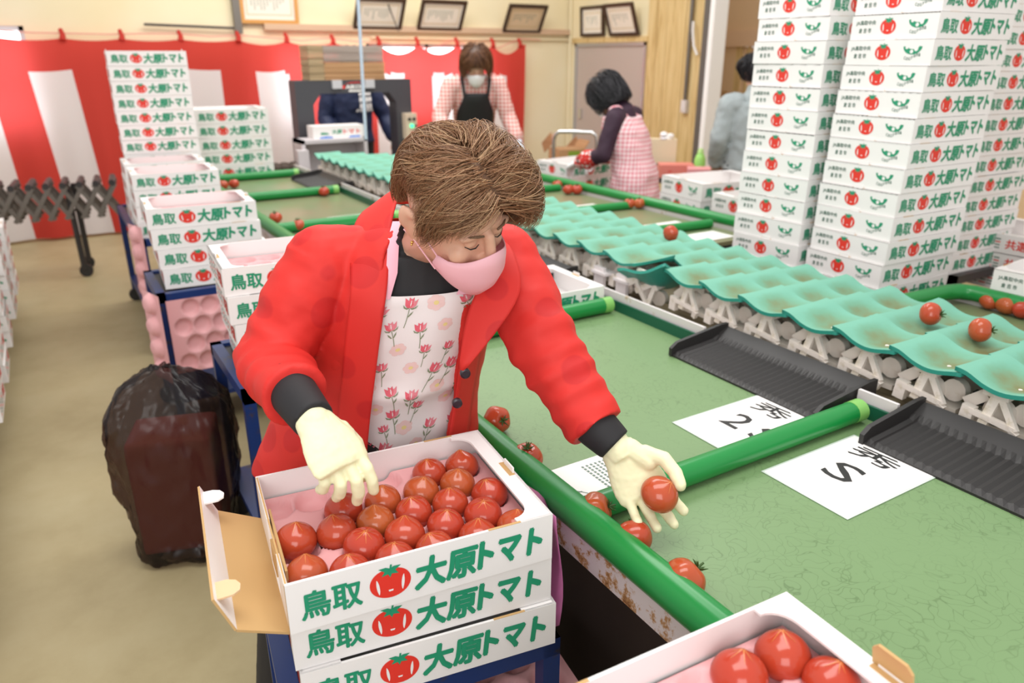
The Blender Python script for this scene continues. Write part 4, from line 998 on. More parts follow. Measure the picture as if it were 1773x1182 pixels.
for x, y, lab, rz in ((4.78, 5.02, 'salmon pink box, left one on the dark bench beside the paper bag', -.6), (4.80, 4.68, 'pink box, right one on the dark bench under the yellow bag', -.75)):
    t = empty('pink_box', (x, y, .6455), rz, lab, 'box', 'pink boxes on the dark bench'); q = MB(); q.bbox((-.15, -.1, 0), (.15, .1, .11)); q.bbox((-.08, -.1005, .05), (-.05, -.1, .06), 1); q.bbox((.02, -.1005, .03), (.06, -.1, .04), 1); q.build('box_body', [mat('salmon_card', (.80, .25, .2), .5) if 'salmon' in lab else mat('pink_card', (.86, .36, .38), .5), M['print_red']], t)
q = MB(); q.ell((0, 0, .06), (.11, .08, .06)); q.ell((.07, .02, .08), (.07, .06, .06)); o = q.build('yellow_bag', mat('yellow_plastic', (.95, .55, .05), .35), None, (4.98, 4.66, .756)); apply_mods(o, [('REMESH', dict(mode='VOXEL', voxel_size=.012)), ('DISPLACE', dict(texture=clouds('yb', .05), strength=.03))]); tag(o, 'crumpled yellow plastic bag lying on the pink box', 'bag')
gb = empty('green_bottle', (5.0, 4.95, .6455), 0, 'small green spray bottle standing behind the pink boxes', 'bottle')
q = MB(); q.tube([(0, 0, 0), (0, 0, .14), (0, 0, .18), (0, 0, .20)], [.05, .05, .035, .022], 14); q.build('bottle_body', mat('lime_plastic', (.35, .75, .18), .35), gb); q = MB(); q.tube([(0, 0, .2), (0, 0, .235)], [.03, .02], 10); q.build('cap', mat('pale_lime', (.5, .8, .3), .4), gb)
ht = empty('hand_truck', (4.2, 5.75, 0), -.75, 'chrome tube hand truck standing behind the packed cartons', 'hand truck')
q = MB(); q.tube([(-.20, 0, .08), (-.20, 0, .92), (-.19, 0, .97), (-.15, 0, 1.0), (.15, 0, 1.0), (.19, 0, .97), (.20, 0, .92), (.20, 0, .08)], .018, 12); q.tube([(-.2, 0, .45), (.2, 0, .45)], .012, 8); q.build('tube_frame', M['chrome'], ht)
q = MB(); q.bbox((-.22, -.22, .06), (.22, .01, .08)); q.build('toe_plate', M['grey_steel'], ht)
for s in (-1, 1):
    q = MB(); q.tube([(s*.24-.02, .06, .08), (s*.24+.02, .06, .08)], .08, 18); q.build('wheel', M['black_rubber'], ht)
for x, y, z0, z1, lab in ((5.0, 7.0, 0, .79, 'tall brown and green carton standing open by the room corner'), (5.42, 7.1, 0, .72, 'squat brown and green carton right of the tall one by the corner')):
    t = empty('brown_carton', (x, y, z0), -.15, lab, 'carton', 'brown cartons by the corner'); q = MB(); q.bbox((-.16, -.14, 0), (.16, .14, z1-.1), 0); q.bbox((-.05, -.1405, .05), (.09, -.14, z1-.12), 1); q.build('carton_body', [M['bcard'], mat('leaf_green_print', (.2, .32, .03), .6)], t)
    q = MB(); q.bar((-.15, .145, z1-.1), (-.16, .2, z1), .01, .3, 0, None, (0, 1, 0)); q.build('flap', M['bcard'], t)
    q = MB(); q.bar((.16, 0, z1-.1), (.22, 0, z1-.02), .01, .25, 0, None, (0, 1, 0)); q.build('flap', M['bcard'], t)

# ------------------------------------------------------------------ people
SKIN = mat('skin', (0.70, 0.40, 0.28), 0.45, 0, 0.4); SKIN.node_tree.nodes['Principled BSDF'].inputs['Subsurface Weight'].default_value = .12
SKIN.node_tree.nodes['Principled BSDF'].inputs['Subsurface Radius'].default_value = (.012, .005, .003)
SHOE = mat('dark_shoe', (.03, .03, .035), .5)
V = Vector
def chain(q, pts, n=14):
    "round limb through (point, radius) pairs, closed, for merging"
    P_ = [V(p) for p, r in pts]; R_ = [r for p, r in pts]
    for p, r in zip(P_, R_): q.ell(p, r, None, n, 9)
    for i in range(len(P_)-1):
        if (P_[i+1]-P_[i]).length > 1e-4: q.tube([P_[i], P_[i+1]], [R_[i], R_[i+1]], n)
def ring(c, n_, r_, a, b, m=28, pw=1.0):
    out = []
    for k in range(m):
        t = 2*PI*k/m; c_, s_ = math.cos(t), math.sin(t)
        out.append(V(c)+V(n_)*(b*math.copysign(abs(c_)**pw, c_))+V(r_)*(a*math.copysign(abs(s_)**pw, s_)))
    return out
def hand_parts(q, W, X, Y, Z, s=1.0, curl=(20, 25, 20), spread=6, thumb=((.55, .80, -.25), (.85, .45, -.35), (.95, .15, -.4)), k=1.0, per=None):
    "W wrist, X towards the fingers, Y thumb side, Z back of the hand"
    W = V(W); X = V(X).normalized(); Z = V(Z); Z = (Z-X*Z.dot(X)).normalized(); Y0 = V(Y); Y = Z.cross(X); Y = Y if Y.dot(Y0) > 0 else -Y
    L_ = lambda x, y, z: W+(X*x+Y*y+Z*z)*s
    prof = [(-.005, .026, .019, .0), (.02, .030, .018, .002), (.045, .037, .0165, .002), (.07, .042, .0155, .0), (.088, .041, .0135, -.003), (.096, .036, .010, -.004)]
    q.loft([[L_(x, w*k*math.cos(2*PI*j/20), z0+t*k*math.sin(2*PI*j/20)) for j in range(20)] for x, w, t, z0 in prof], 0, True, True, True)
    chain(q, [(L_(.012, .018, -.006), .016*s*k), (L_(.045, .034, -.010), .015*s*k)], 12)
    for i, (y, l, r) in enumerate(((.030, .070, .0092), (.0105, .078, .0095), (-.0095, .072, .0090), (-.0285, .056, .0080))):
        x, z = .086-.004*abs(i-1.2), -.003; th = 0; a = math.radians(spread*(1.4-i)); cu = per[i] if per else curl
        pts = [(L_(x-.012, y*.96, z), r*s*k)]; 
        for f_, c_ in zip((.44, .31, .25), cu):
            th += math.radians(c_); d = math.cos(th)*l*f_
            x += d*math.cos(a); y += d*math.sin(a); z -= math.sin(th)*l*f_; r *= .94
            pts.append((L_(x, y, z), r*s*k))
        chain(q, pts, 12)
    p = V((.030, .036, -.010)); pts = [(L_(*p), .0125*s*k)]
    for (d, l, r) in zip(thumb, (.034, .030, .024), (.0115, .0108, .0092)):
        p = p+V(d).normalized()*l; pts.append((L_(*p), r*s*k))
    chain(q, pts, 12)
def head_parts(q, C, lf, f, u, s=1.0):
    C, lf, f, u = V(C), V(lf), V(f), V(u); R = Matrix((lf, -f, u)).transposed()
    H = lambda x, y, z: C+R @ (V((x, y, z))*s)
    e = lambda c, r, nu=24, nv=16: q.ell(H(*c), [t*s for t in r], R, nu, nv)
    e((0, .008, .022), (.075, .094, .090)); e((0, -.032, -.045), (.060, .062, .078)); e((0, -.048, -.090), (.042, .042, .030)); e((0, -.02, -.075), (.055, .055, .04))
    chain(q, [(H(0, -.093, .012), .010*s), (H(0, -.106, -.018), .0105*s), (H(0, -.113, -.034), .0125*s)])
    for t in (-1, 1):
        e((t*.011, -.101, -.037), (.009, .010, .008)); e((t*.034, -.078, .018), (.026, .012, .008)); e((t*.036, -.068, -.036), (.024, .020, .022))
        e((t*.031, -.080, .000), (.014, .010, .009)); e((t*.083, .016, -.010), (.0095, .021, .032)); e((t*.094, .028, .004), (.0065, .012, .025)); e((t*.091, .016, .019), (.0065, .018, .010)); e((t*.079, .006, -.038), (.007, .010, .012))
    e((0, -.096, -.066), (.022, .010, .007)); e((0, -.093, -.077), (.019, .010, .008))
    return H, R
def face_bits(root, H, R, s=1.0, brow=(.16, .09, .05)):
    m = mat('eyebrow_hair', brow, .6)
    for t in (-1, 1):
        q = MB(); q.tube([H(t*.016, -.094, .021), H(t*.030, -.093, .026), H(t*.047, -.081, .022)], [.0022*s, .0028*s, .001*s], 6); q.build('eyebrow', m, root)
        q = MB(); q.tube([H(t*.018, -.0895, -.002), H(t*.026, -.0912, -.006), H(t*.036, -.089, -.006), H(t*.045, -.082, -.001)], [.0008*s, .0012*s, .0012*s, .0008*s], 6); q.build('eyelash', M['ink'], root)
def mask_part(root, H, m, s=1.0, loops=True):
    top, up, lo, bot = [], [], [], []; n = 24; rows = [[], [], [], [], [], []]
    for i in range(n+1):
        t = -1+2*i/n; k = 1-t*t; a = abs(t)
        rows[0].append(H(.070*t, -.045-.074*k**.62, -.042+.036*k**1.6))
        rows[1].append(H(.073*t, -.045-.080*k**.60, -.050+.014*k))
        rows[2].append(H(.075*t, -.042-.088*k**.58, -.060-.008*k))
        rows[3].append(H(.073*t, -.042-.083*k**.58, -.068-.030*k))
        rows[4].append(H(.070*t, -.042-.068*k**.60, -.076-.052*k))
        rows[5].append(H(.066*t, -.042-.045*k**.62, -.082-.058*k))
    q = MB(); q.loft(rows, 0, True, False); o = q.build('face_mask', m, root); apply_mods(o, [('SOLIDIFY', dict(thickness=.002*s, offset=1))])
    if loops:
        for t in (-1, 1):
            for z0, z1 in ((-.046, .0), (-.078, -.038)):
                q = MB(); q.tube([H(t*.069, -.047, z0), H(t*.0765, -.02, (z0+z1)/2), H(t*.084, .004, z1), H(t*.082, .034, z1-.004)], .0016*s, 6); q.build('ear_loop', m, o)
    return o

# ---- the worker in the red jacket
def frame_of(f, u):
    f = V(f).normalized(); u = V(u); u = (u-f*u.dot(f)).normalized(); return f, u, u.cross(f)
wf, wu, wl = frame_of((0.2805, -0.8061, -0.5210), (-0.0950, -0.5635, 0.8206))
HC = V((.609, 1.194, 1.396))
N_ = V((-.3, -.954, 0)); R_ = V((-.954, .3, 0))
def interp(x, xs, ys):
    if x <= xs[0]: return ys[0]
    for a, b_, c, d in zip(xs, xs[1:], ys, ys[1:]):
        if x <= b_: return c+(d-c)*(x-a)/(b_-a)
    return ys[-1]
TZ = [.76, .95, 1.10, 1.20, 1.285]
def tc(z): return V((interp(z, TZ, [.535, .57, .60, .62, .625]), interp(z, TZ, [1.505, 1.475, 1.44, 1.41, 1.39]), z))
def ta(z): return interp(z, TZ, [.17, .155, .165, .165, .14])
def tbk(z): return interp(z, TZ, [.128, .112, .122, .115, .085])
J = dict(Rs=(.44, 1.455, 1.255), Re=(.305, 1.44, 1.075), Rc=(.305, 1.25, 1.078), Rw=(.312, 1.17, 1.062),
         Ls=(.785, 1.32, 1.245), Le=(.795, 1.14, 1.072), Lc=(.822, 1.025, .972), Lw=(.838, .993, .948))
woman = empty('person', (.53, 1.5, 0), 0, 'person in an open red jacket and floral apron, sorting tomatoes into a carton', 'person')
wo_ = V((.53, 1.5, 0))
def wfin(o):
    "attach a piece built in place to the person"
    o.parent = woman; o.matrix_parent_inverse = Matrix.Translation(-wo_); return o
RH = dict(W=J['Rw'], X=(.20, -.80, -.56), Y=(.9, .1, .1), Z=(.05, -.50, .86), curl=(24, 36, 26), per=((8, 30, 22), (20, 36, 24), (32, 42, 28), (40, 46, 30)), spread=5, thumb=((.75, .42, -.5), (.85, .0, -.55), (.8, -.25, -.5)))
LX = V((.036, -.085, -.105))
LH = dict(W=(.842, .985, .940), X=(.22, -.50, -.68), Y=(.88, -.42, .1), Z=(.45, .78, -.30), curl=(6, 14, 14), spread=7, thumb=((.70, .66, -.35), (.95, .12, -.42), (.90, -.20, -.50)),
          per=((0, 10, 12), (8, 16, 18), (10, 18, 20), (16, 26, 24)))
q = MB()
HW, HR = head_parts(q, HC, wl, wf, wu)
chain(q, [(HC+V((-.01, .04, -.05)), .052), (V((.617, 1.34, 1.315)), .056), (V((.62, 1.39, 1.26)), .07)])
q.loft([ring(tc(z), N_, R_, ta(z), tbk(z)) for z in (.76, .86, .95, 1.03, 1.10, 1.16, 1.20, 1.25, 1.285)], 0, True, True, True)
q.ell(tc(.80), (.165, .13, .11)); 
for a, b_, c in (('Rs', 'Re', 'Rw'), ('Ls', 'Le', 'Lw')):
    chain(q, [(tc(1.25)+(V(J[a])-tc(1.25))*.5, .06), (J[a], .052), ((V(J[a])+V(J[b_]))/2, .045), (J[b_], .038), ((V(J[b_])*.6+V(J[c])*.4), .036), (J[c], .025)])
hand_parts(q, k=.70, s=1.08, **RH); hand_parts(q, k=.70, s=1.08, **LH)
for hx, kx, ax in (((.445, 1.51, .80), (.30, 1.50, .43), (.245, 1.53, .09)), ((.62, 1.47, .80), (.63, 1.49, .43), (.64, 1.51, .09))):
    chain(q, [(hx, .085), (kx, .055), (V(kx)*.55+V(ax)*.45, .05), (ax, .035)]); a_ = V(ax); chain(q, [(a_+V((0, .01, -.045)), .035), (a_+V((-.03, -.12, -.055)), .030)])
body = remesh(q, 'body', SKIN, None, .0042, 5); wfin(body)
face_bits(woman, HW, HR); 
for o in list(woman.children):
    if o.name.startswith(('eye',)): o.matrix_parent_inverse = Matrix.Translation(-wo_)
M['mask_pink'] = mat('pink_face_mask', (.88, .47, .53), .5)
mk_ = mask_part(woman, HW, M['mask_pink']); mk_.matrix_parent_inverse = Matrix.Translation(-wo_)
q = MB(); q.ell(HW(-.0865, .004, -.046), .0030, None, 10, 8, 0); q.ell(HW(-.0865, .004, -.052), .0022, None, 10, 8, 0); wfin(q.build('earring', mat('gold', (.8, .5, .15), .2, 1)))
# black knit top with cuffs
M['knit'] = mat('black_knit', (.012, .011, .013), .7)
q = MB()
q.loft([ring(tc(z), N_, R_, ta(z)+.008, tbk(z)+.010) for z in (.90, .95, 1.03, 1.10, 1.16, 1.20, 1.25, 1.285)], 0, True, True, True)
q.loft([ring(V((.622, 1.385, 1.27)), V((0, -.9, .3)), V((-.98, .1, .0)), .10, .085), ring(V((.62, 1.355, 1.305)), V((0, -.8, .55)), V((-1, 0, 0)), .072, .066), ring(V((.612, 1.315, 1.335)), V((0, -.7, .7)), V((-1, 0, 0)), .064, .062), ring(V((.604, 1.285, 1.358)), V((0, -.62, .75)), V((-1, 0, 0)), .064, .070)], 0, True, True, True)
for a, b_, c in (('Rs', 'Re', 'Rw'), ('Ls', 'Le', 'Lw')):
    c2 = V(J[b_])*.12+V(J[c])*.88 if False else V(J[c])
    d_ = (V(J[c])-V(J[a[0]+'c'])).normalized()
    q.tube([V(J[a[0]+'c'])-d_*.05, V(J[a[0]+'c']), V(J[c])+d_*.004], [.045, .043, .037], 24)
    chain(q, [(J[a], .056), (J[b_], .045), (J[a[0]+'c'], .040)])
o = remesh(q, 'knit_top', M['knit'], None, .0045, 3); wfin(o)
# trousers and shoes
q = MB()
for hx, kx, ax in (((.445, 1.51, .80), (.30, 1.50, .43), (.245, 1.53, .09)), ((.62, 1.47, .80), (.63, 1.49, .43), (.64, 1.51, .09))):
    chain(q, [(hx, .098), (kx, .075), (ax, .06)])
q.ell(tc(.82), (.18, .145, .12))
wfin(remesh(q, 'trousers', M['knit'], None, .008, 4))
for ax in ((.245, 1.53, .09), (.64, 1.51, .09)):
    q = MB(); a_ = V(ax); chain(q, [(a_+V((0, .02, -.045)), .043), (a_+V((-.03, -.12, -.052)), .037)]); wfin(remesh(q, 'shoe', SHOE, None, .006, 3))
# gloves
M['glove'] = mat('pale_latex_glove', (.80, .76, .50), .55, 0, .3)
M['glove'].node_tree.nodes['Principled BSDF'].inputs['Subsurface Weight'].default_value = .1
for D_, cuff in ((RH, 'Rw'), (LH, 'Lw')):
    q = MB(); hand_parts(q, k=1.16, s=1.10, **D_); W_ = V(D_['W']); X_ = V(D_['X']).normalized()
    arm = (V(J[cuff])-V(J[cuff[0]+'c'])).normalized()
    q.tube([W_-arm*.032, W_-arm*.012, W_+X_*.02], [.034, .031, .028], 22); q.ell(W_+X_*.004, .0295, None, 18, 12)
    o = remesh(q, 'glove', M['glove'], None, .0023, 4, [('DISPLACE', dict(texture=clouds('glove_folds', .03, 2), strength=.004, mid_level=.5))]); wfin(o)
    q = MB(); rg = [ring(W_-arm*(.036-.004*i), arm.orthogonal().normalized(), arm.cross(arm.orthogonal()).normalized(), .0355-.0004*i, .0355-.0004*i, 26) for i in range(3)]
# the tomato held in the left hand
hx_ = V((.866, .886, .882))
tomato(hx_.x, hx_.y, hx_.z, 'bright red tomato held in the left gloved hand over the belt', 'tomatoes in hand', True, (.55, .12, .3), 1.0)

# apron with painted flowers
JZ = [.785, .86, .95, 1.03, 1.10, 1.16, 1.20, 1.245, 1.285]
sR = [.040, .049, .055, .063, .070, .077, .080, .079, .083]; sL = [-.150, -.135, -.136, -.123, -.109, -.091, -.079, -.075, -.072]
def ap_pt(s, z, off=.0):
    b_ = tbk(z)+.022+off; a = ta(z)+.03; k = math.sqrt(max(.02, 1-(s/a)**2))
    w_ = .004*math.sin(s*38+z*9)+.005*math.sin(z*40+s*12)*(1 if z < 1.03 else .3)+(.007*math.exp(-((z-.985)/.014)**2))
    return tc(z)+N_*(b_*k+w_-(.0 if z > .96 else (.96-z)*.10))+R_*s
q = MB(); nz_, ns_ = 60, 34
def ztop(s): return 1.222-.010*math.cos(s*11)
rows = []
for j in range(nz_+1):
    v = j/nz_; row = []
    for i in range(ns_+1):
        zz = .76+.46*(1-v); lo_ = interp(zz, JZ, sL)-(.028 if zz > .9 else .045); hi_ = interp(zz, JZ, sR)+.024; s = lo_+(hi_-lo_)*i/ns_; row.append(ap_pt(s, .76+(ztop(s)-.76)*(1-v)))
    rows.append(row)
q.loft(rows, 0, True, False)
rf = random.Random(5)
def flower(s0, z0, ang, sc, kind):
    ca_, sa_ = math.cos(ang), math.sin(ang)
    def P(x, y, o=.0012): return ap_pt(s0-(x*ca_-y*sa_)*sc, min(1.212, max(.765, z0+(x*sa_+y*ca_)*sc)), o)
    def poly(pts, mi, o): 
        n = len(pts); cx_ = sum(p[0] for p in pts)/n; cy_ = sum(p[1] for p in pts)/n
        q.add([P(cx_, cy_, o)]+[P(x, y, o) for x, y in pts], [(0, i+1, (i+1) % n+1) for i in range(n)], mi, False)
    if kind == 2:
        for a in range(6): poly(disc(.55*math.cos(a*PI/3), .5*math.sin(a*PI/3), .5, .42, 10), 4, .0008+.0001*a)
        poly(disc(0, 0, .3, .25, 10), 5, .0016); return
    st = [(.10*math.sin(t*2.2), -.5-2.3*t) for t in [i/7 for i in range(8)]]
    for (x0, y0), (x1, y1) in zip(st, st[1:]): q.add([P(x0-.045, y0), P(x0+.045, y0), P(x1+.045, y1), P(x1-.045, y1)], [(0, 1, 2, 3)], 3)
    for sd in (-1, 1) if kind == 0 else (1,): poly([(.05*sd, -1.5), (.28*sd, -1.05), (.55*sd, -.75), (.45*sd, -1.15), (.2*sd, -1.5)], 3, .0013)
    pet = [(-.62, .62, .34, .62, .5), (.62, .55, -.34, .6, .5)] 
    poly([(-.75, .75), (-.62, -.1), (-.2, -.48), (.15, -.2), (-.1, .55), (-.35, .45)], 1, .0014)
    poly([(.75, .7), (.62, -.1), (.2, -.48), (-.12, -.2), (.12, .55), (.4, .4)], 2, .0016)
    poly([(-.28, .85), (-.3, .0), (0, -.42), (.3, .0), (.26, .85), (.0, .6)], 1 if kind else 2, .0018)
    poly([(-.05, .5), (-.08, .0), (.02, -.25), (.05, .1), (.02, .5)], 0, .0021)
    for sd in (-1, 1): poly([(0, -.42), (.5*sd, -.35), (.85*sd, -.05), (.7*sd, -.42), (.3*sd, -.6)], 3, .0019)
spots = []
for row_ in range(9):
    for col in range(6):
        s = -.135+.052*col+(.026 if row_ % 2 else 0)+rf.uniform(-.009, .009); z = .80+.049*row_+rf.uniform(-.010, .010)
        if interp(z, JZ, sL)-.012 < s < interp(z, JZ, sR)+.010 and z < 1.205: flower(s, z, rf.uniform(-.5, .5), rf.uniform(.0145, .0195), 2 if (row_*2+col) % 3 == 0 else rf.choice((0, 1)))
M['ap_white'] = mat('white_apron_cloth', (.88, .83, .83), .7)
apr = q.build('apron', [M['ap_white'], mat('rose_petal_print', (.78, .13, .18), .7), mat('pink_petal_print', (.80, .25, .30), .7), mat('grey_green_stem_print', (.25, .29, .18), .7), mat('pale_pink_print', (.86, .62, .60), .7), mat('yellow_print', (.85, .70, .30), .7)]); wfin(apr)
M['strap'] = mat('pink_strap', (.85, .45, .55), .6)
for s0, pts in ((1, [ap_pt(.076, 1.210), V((.532, 1.318, 1.258)), V((.552, 1.348, 1.318)), V((.575, 1.375, 1.345))]), (-1, [ap_pt(-.076, 1.210), V((.688, 1.262, 1.27)), V((.70, 1.33, 1.32)), V((.69, 1.38, 1.34))])):
    q = MB()
    q.loft([[p-R_*.011+N_*.006, p+N_*.008, p+R_*.011+N_*.006] for p in pts], 0, True, False)
    wfin(q.build('apron_strap', M['strap']))

# red jacket
M['jacket'] = mat('red_jacket_cloth', (.62, .022, .018), .62, 0, .35)
nt, N, L, bs = nodes(M['jacket']); c = coord(M['jacket'])
vo = N.new('ShaderNodeTexVoronoi'); vo.inputs['Scale'].default_value = 10.5; vo.inputs['Randomness'].default_value = .45; L.new(c, vo.inputs['Vector'])
ramp(M['jacket'], vo.outputs['Distance'], [(0, (.54, .018, .017)), (.33, (.54, .018, .017)), (.37, (.63, .026, .020))])
n_ = noise(M['jacket'], c, 320, 2); bump(M['jacket'], n_, .12, .0008)
JZ = [.785, .86, .95, 1.03, 1.10, 1.16, 1.20, 1.245, 1.285]
sR = [.040, .049, .055, .063, .070, .077, .080, .079, .083]; sL = [-.150, -.135, -.136, -.123, -.109, -.091, -.079, -.075, -.072]
rowsJ = []
def jring(z, i, off=0.0):
    aR = interp(z, [.76, .86, .95, 1.10, 1.20, 1.285], [.285, .262, .215, .20, .195, .165])+off; aL = interp(z, [.76, .86, .95, 1.10, 1.20, 1.285], [.25, .23, .205, .20, .195, .165])+off
    b_ = interp(z, [.76, .95, 1.10, 1.20, 1.285], [.165, .146, .150, .142, .112])+off
    tR = math.asin(min(1, sR[i]/aR)); tL = -math.asin(min(1, -sL[i]/aL)); row = []
    for k in range(73):
        t = tR+(2*PI+tL-tR)*k/72; s_ = math.sin(t); a = aR if s_ > 0 else aL
        w_ = .006*math.sin(t*7+z*10)*(1.15-z)*1.5
        row.append(tc(z)+N_*((b_+w_)*math.cos(t))+R_*(a*s_)+V((0, 0, -.02*math.sin(t) if z < .8 else 0)))
    return row
rowsJ = [jring(z, i) for i, z in enumerate(JZ)]
# close over the shoulders towards the neck
top = rowsJ[-1]; nc = V((.622, 1.395, 1.345))
for f_, dz in ((.20, .028), (.40, .046), (.56, .056)):
    rowsJ.append([p+(V((nc.x, nc.y, p.z))-p)*f_+V((0, 0, dz)) for p in top])
qi = MB(); qi.loft(rowsJ, 0, True, False)
shell = qi.build('jacket_shell', M['jacket']); apply_mods(shell, [('SUBSURF', dict(levels=1, render_levels=1)), ('SOLIDIFY', dict(thickness=.011, offset=1))])
q = MB(); q.add([v.co.copy() for v in shell.data.vertices], [tuple(p.vertices) for p in shell.data.polygons]); bpy.data.objects.remove(shell)
def sleeve(q, a, b_, c, r0, r1, r2, r3):
    A, B, C_ = V(a), V(b_), V(c); pts = []; rr = []; n = 30
    for i in range(n+1):
        t = i/n
        if t < .5: p = A+(B-A)*(t/.5)
        else: p = B+(C_-B)*((t-.5)/.5)
        k = math.exp(-((t-.5)/.12)**2); mid = (A+C_)/2; p = p+(mid-B)*k*.10
        r = interp(t, [0, .25, .5, .75, 1], [r0, (r0+r1)/2+.002, r1, r2, r3])
        r *= 1+.02*math.sin(t*33+1)
        pts.append(p); rr.append(r)
    q.tube(pts, [r*.9 for r in rr], 20); rings = []; ax = None
    for i, (p, r) in enumerate(zip(pts, rr)):
        t = (pts[min(i+1, n)]-pts[max(i-1, 0)]).normalized()
        ax = t.orthogonal().normalized() if ax is None else (ax-t*ax.dot(t)).normalized(); bx_ = t.cross(ax); w = i/n; ring_ = []
        env = .35+.65*math.exp(-((w-.55)/.22)**2)
        for k in range(40):
            an = 2*PI*k/40; g = math.sin(w*48+1.9*math.sin(an+.6)+an)
            ring_.append(p+(ax*math.cos(an)+bx_*math.sin(an))*r*(1+.055*env*(abs(g)**.7*math.copysign(1, g))+.025*math.sin(3*an+w*8)))
        rings.append(ring_)
    q.loft(rings, 0, True, True, True)
    q.ell(A, r0*1.0, None, 20, 14)
sleeve(q, J['Rs'], J['Re'], J['Rc'], .078, .070, .064, .056)
sleeve(q, J['Ls'], J['Le'], J['Lc'], .076, .070, .064, .057)
for a in ('Rs', 'Ls'): chain(q, [(tc(1.27)+(V(J[a])-tc(1.27))*.62+V((0, .01, .012)), .062), (V(J[a])+V((0, 0, .004)), .076)])
jk = remesh(q, 'jacket', M['jacket'], None, .0045, 3, [('DISPLACE', dict(texture=clouds('jacket_folds', .11, 1), strength=.016, mid_level=.5)), ('DISPLACE', dict(texture=clouds('jacket_creases', .06, 1), strength=.006, mid_level=.5)), ('SMOOTH', dict(factor=.5, iterations=1))]); wfin(jk)
# collar, front placket, lapel, buttons
def sheet_strip(inner, outer, name, th=.006, sub=2, puff=.008):
    n = len(inner); rows = []
    for a, b_ in zip(inner, outer):
        a, b_ = V(a), V(b_); nrm = V((-.45, -.7, .55)).normalized()
        rows.append([a, a*.7+b_*.3+nrm*puff, a*.35+b_*.65+nrm*puff, b_])
    q = MB(); q.loft(rows, 0, True, False); o = q.build(name, M['jacket'], None)
    apply_mods(o, [('SUBSURF', dict(levels=sub, render_levels=sub)), ('SOLIDIFY', dict(thickness=th, offset=0))]); wfin(o); return o
def jpt(z, s_, off):
    a_ = interp(z, [.76, .86, .95, 1.10, 1.20, 1.285], [.285, .262, .215, .20, .195, .165]) if s_ > 0 else interp(z, [.76, .86, .95, 1.10, 1.20, 1.285], [.25, .23, .205, .20, .195, .165])
    b_ = interp(z, [.76, .95, 1.10, 1.20, 1.285], [.165, .146, .150, .142, .112])+off
    return tc(z)+N_*(b_*math.sqrt(max(.02, 1-(s_/a_)**2)))+R_*s_
zz_ = [1.20, 1.14, 1.08, 1.02, .96, .90, .84, .80]
pin = [jpt(z, interp(z, JZ, sR)-.004, .020) for z in zz_]; pout = [jpt(z, interp(z, JZ, sR)+.060, .021) for z in zz_]
sheet_strip([(.700, 1.455, 1.405), (.645, 1.470, 1.420), (.582, 1.405, 1.375), (.545, 1.352, 1.318), (.524, 1.312, 1.255)]+pin,
            [(.728, 1.502, 1.340), (.580, 1.535, 1.360), (.512, 1.460, 1.330), (.478, 1.395, 1.285), (.455, 1.335, 1.235)]+pout, 'collar', .005, 2, .005)
zl_ = [1.08, 1.02, .96, .90, .84, .80]
sheet_strip([jpt(z, interp(z, JZ, sL)+.003, .019) for z in zl_], [jpt(z, interp(z, JZ, sL)-.050, .018) for z in zl_], 'placket', .004, 1, .002)
sheet_strip([(.735, 1.36, 1.35), (.722, 1.265, 1.300), (.700, 1.222, 1.262), (.652, 1.222, 1.207), (.624, 1.205, 1.14), (.606, 1.185, 1.085)],
            [(.79, 1.37, 1.32), (.768, 1.255, 1.290), (.752, 1.205, 1.262), (.742, 1.165, 1.225), (.672, 1.163, 1.150), (.612, 1.178, 1.083)], 'lapel', .005, 2, .004)
mb_ = mat('dark_button', (.03, .02, .03), .3)
for px3 in ((.632, 1.212, 1.062), (.628, 1.243, .985)):
    q = MB(); c_ = V(px3); d_ = N_; q.tube([c_-d_*.004, c_+d_*.004], .0105, 18); q.tube([c_+d_*.004, c_+d_*.0055], [.0105, .007], 18)
    o = q.build('button', mb_, jk)

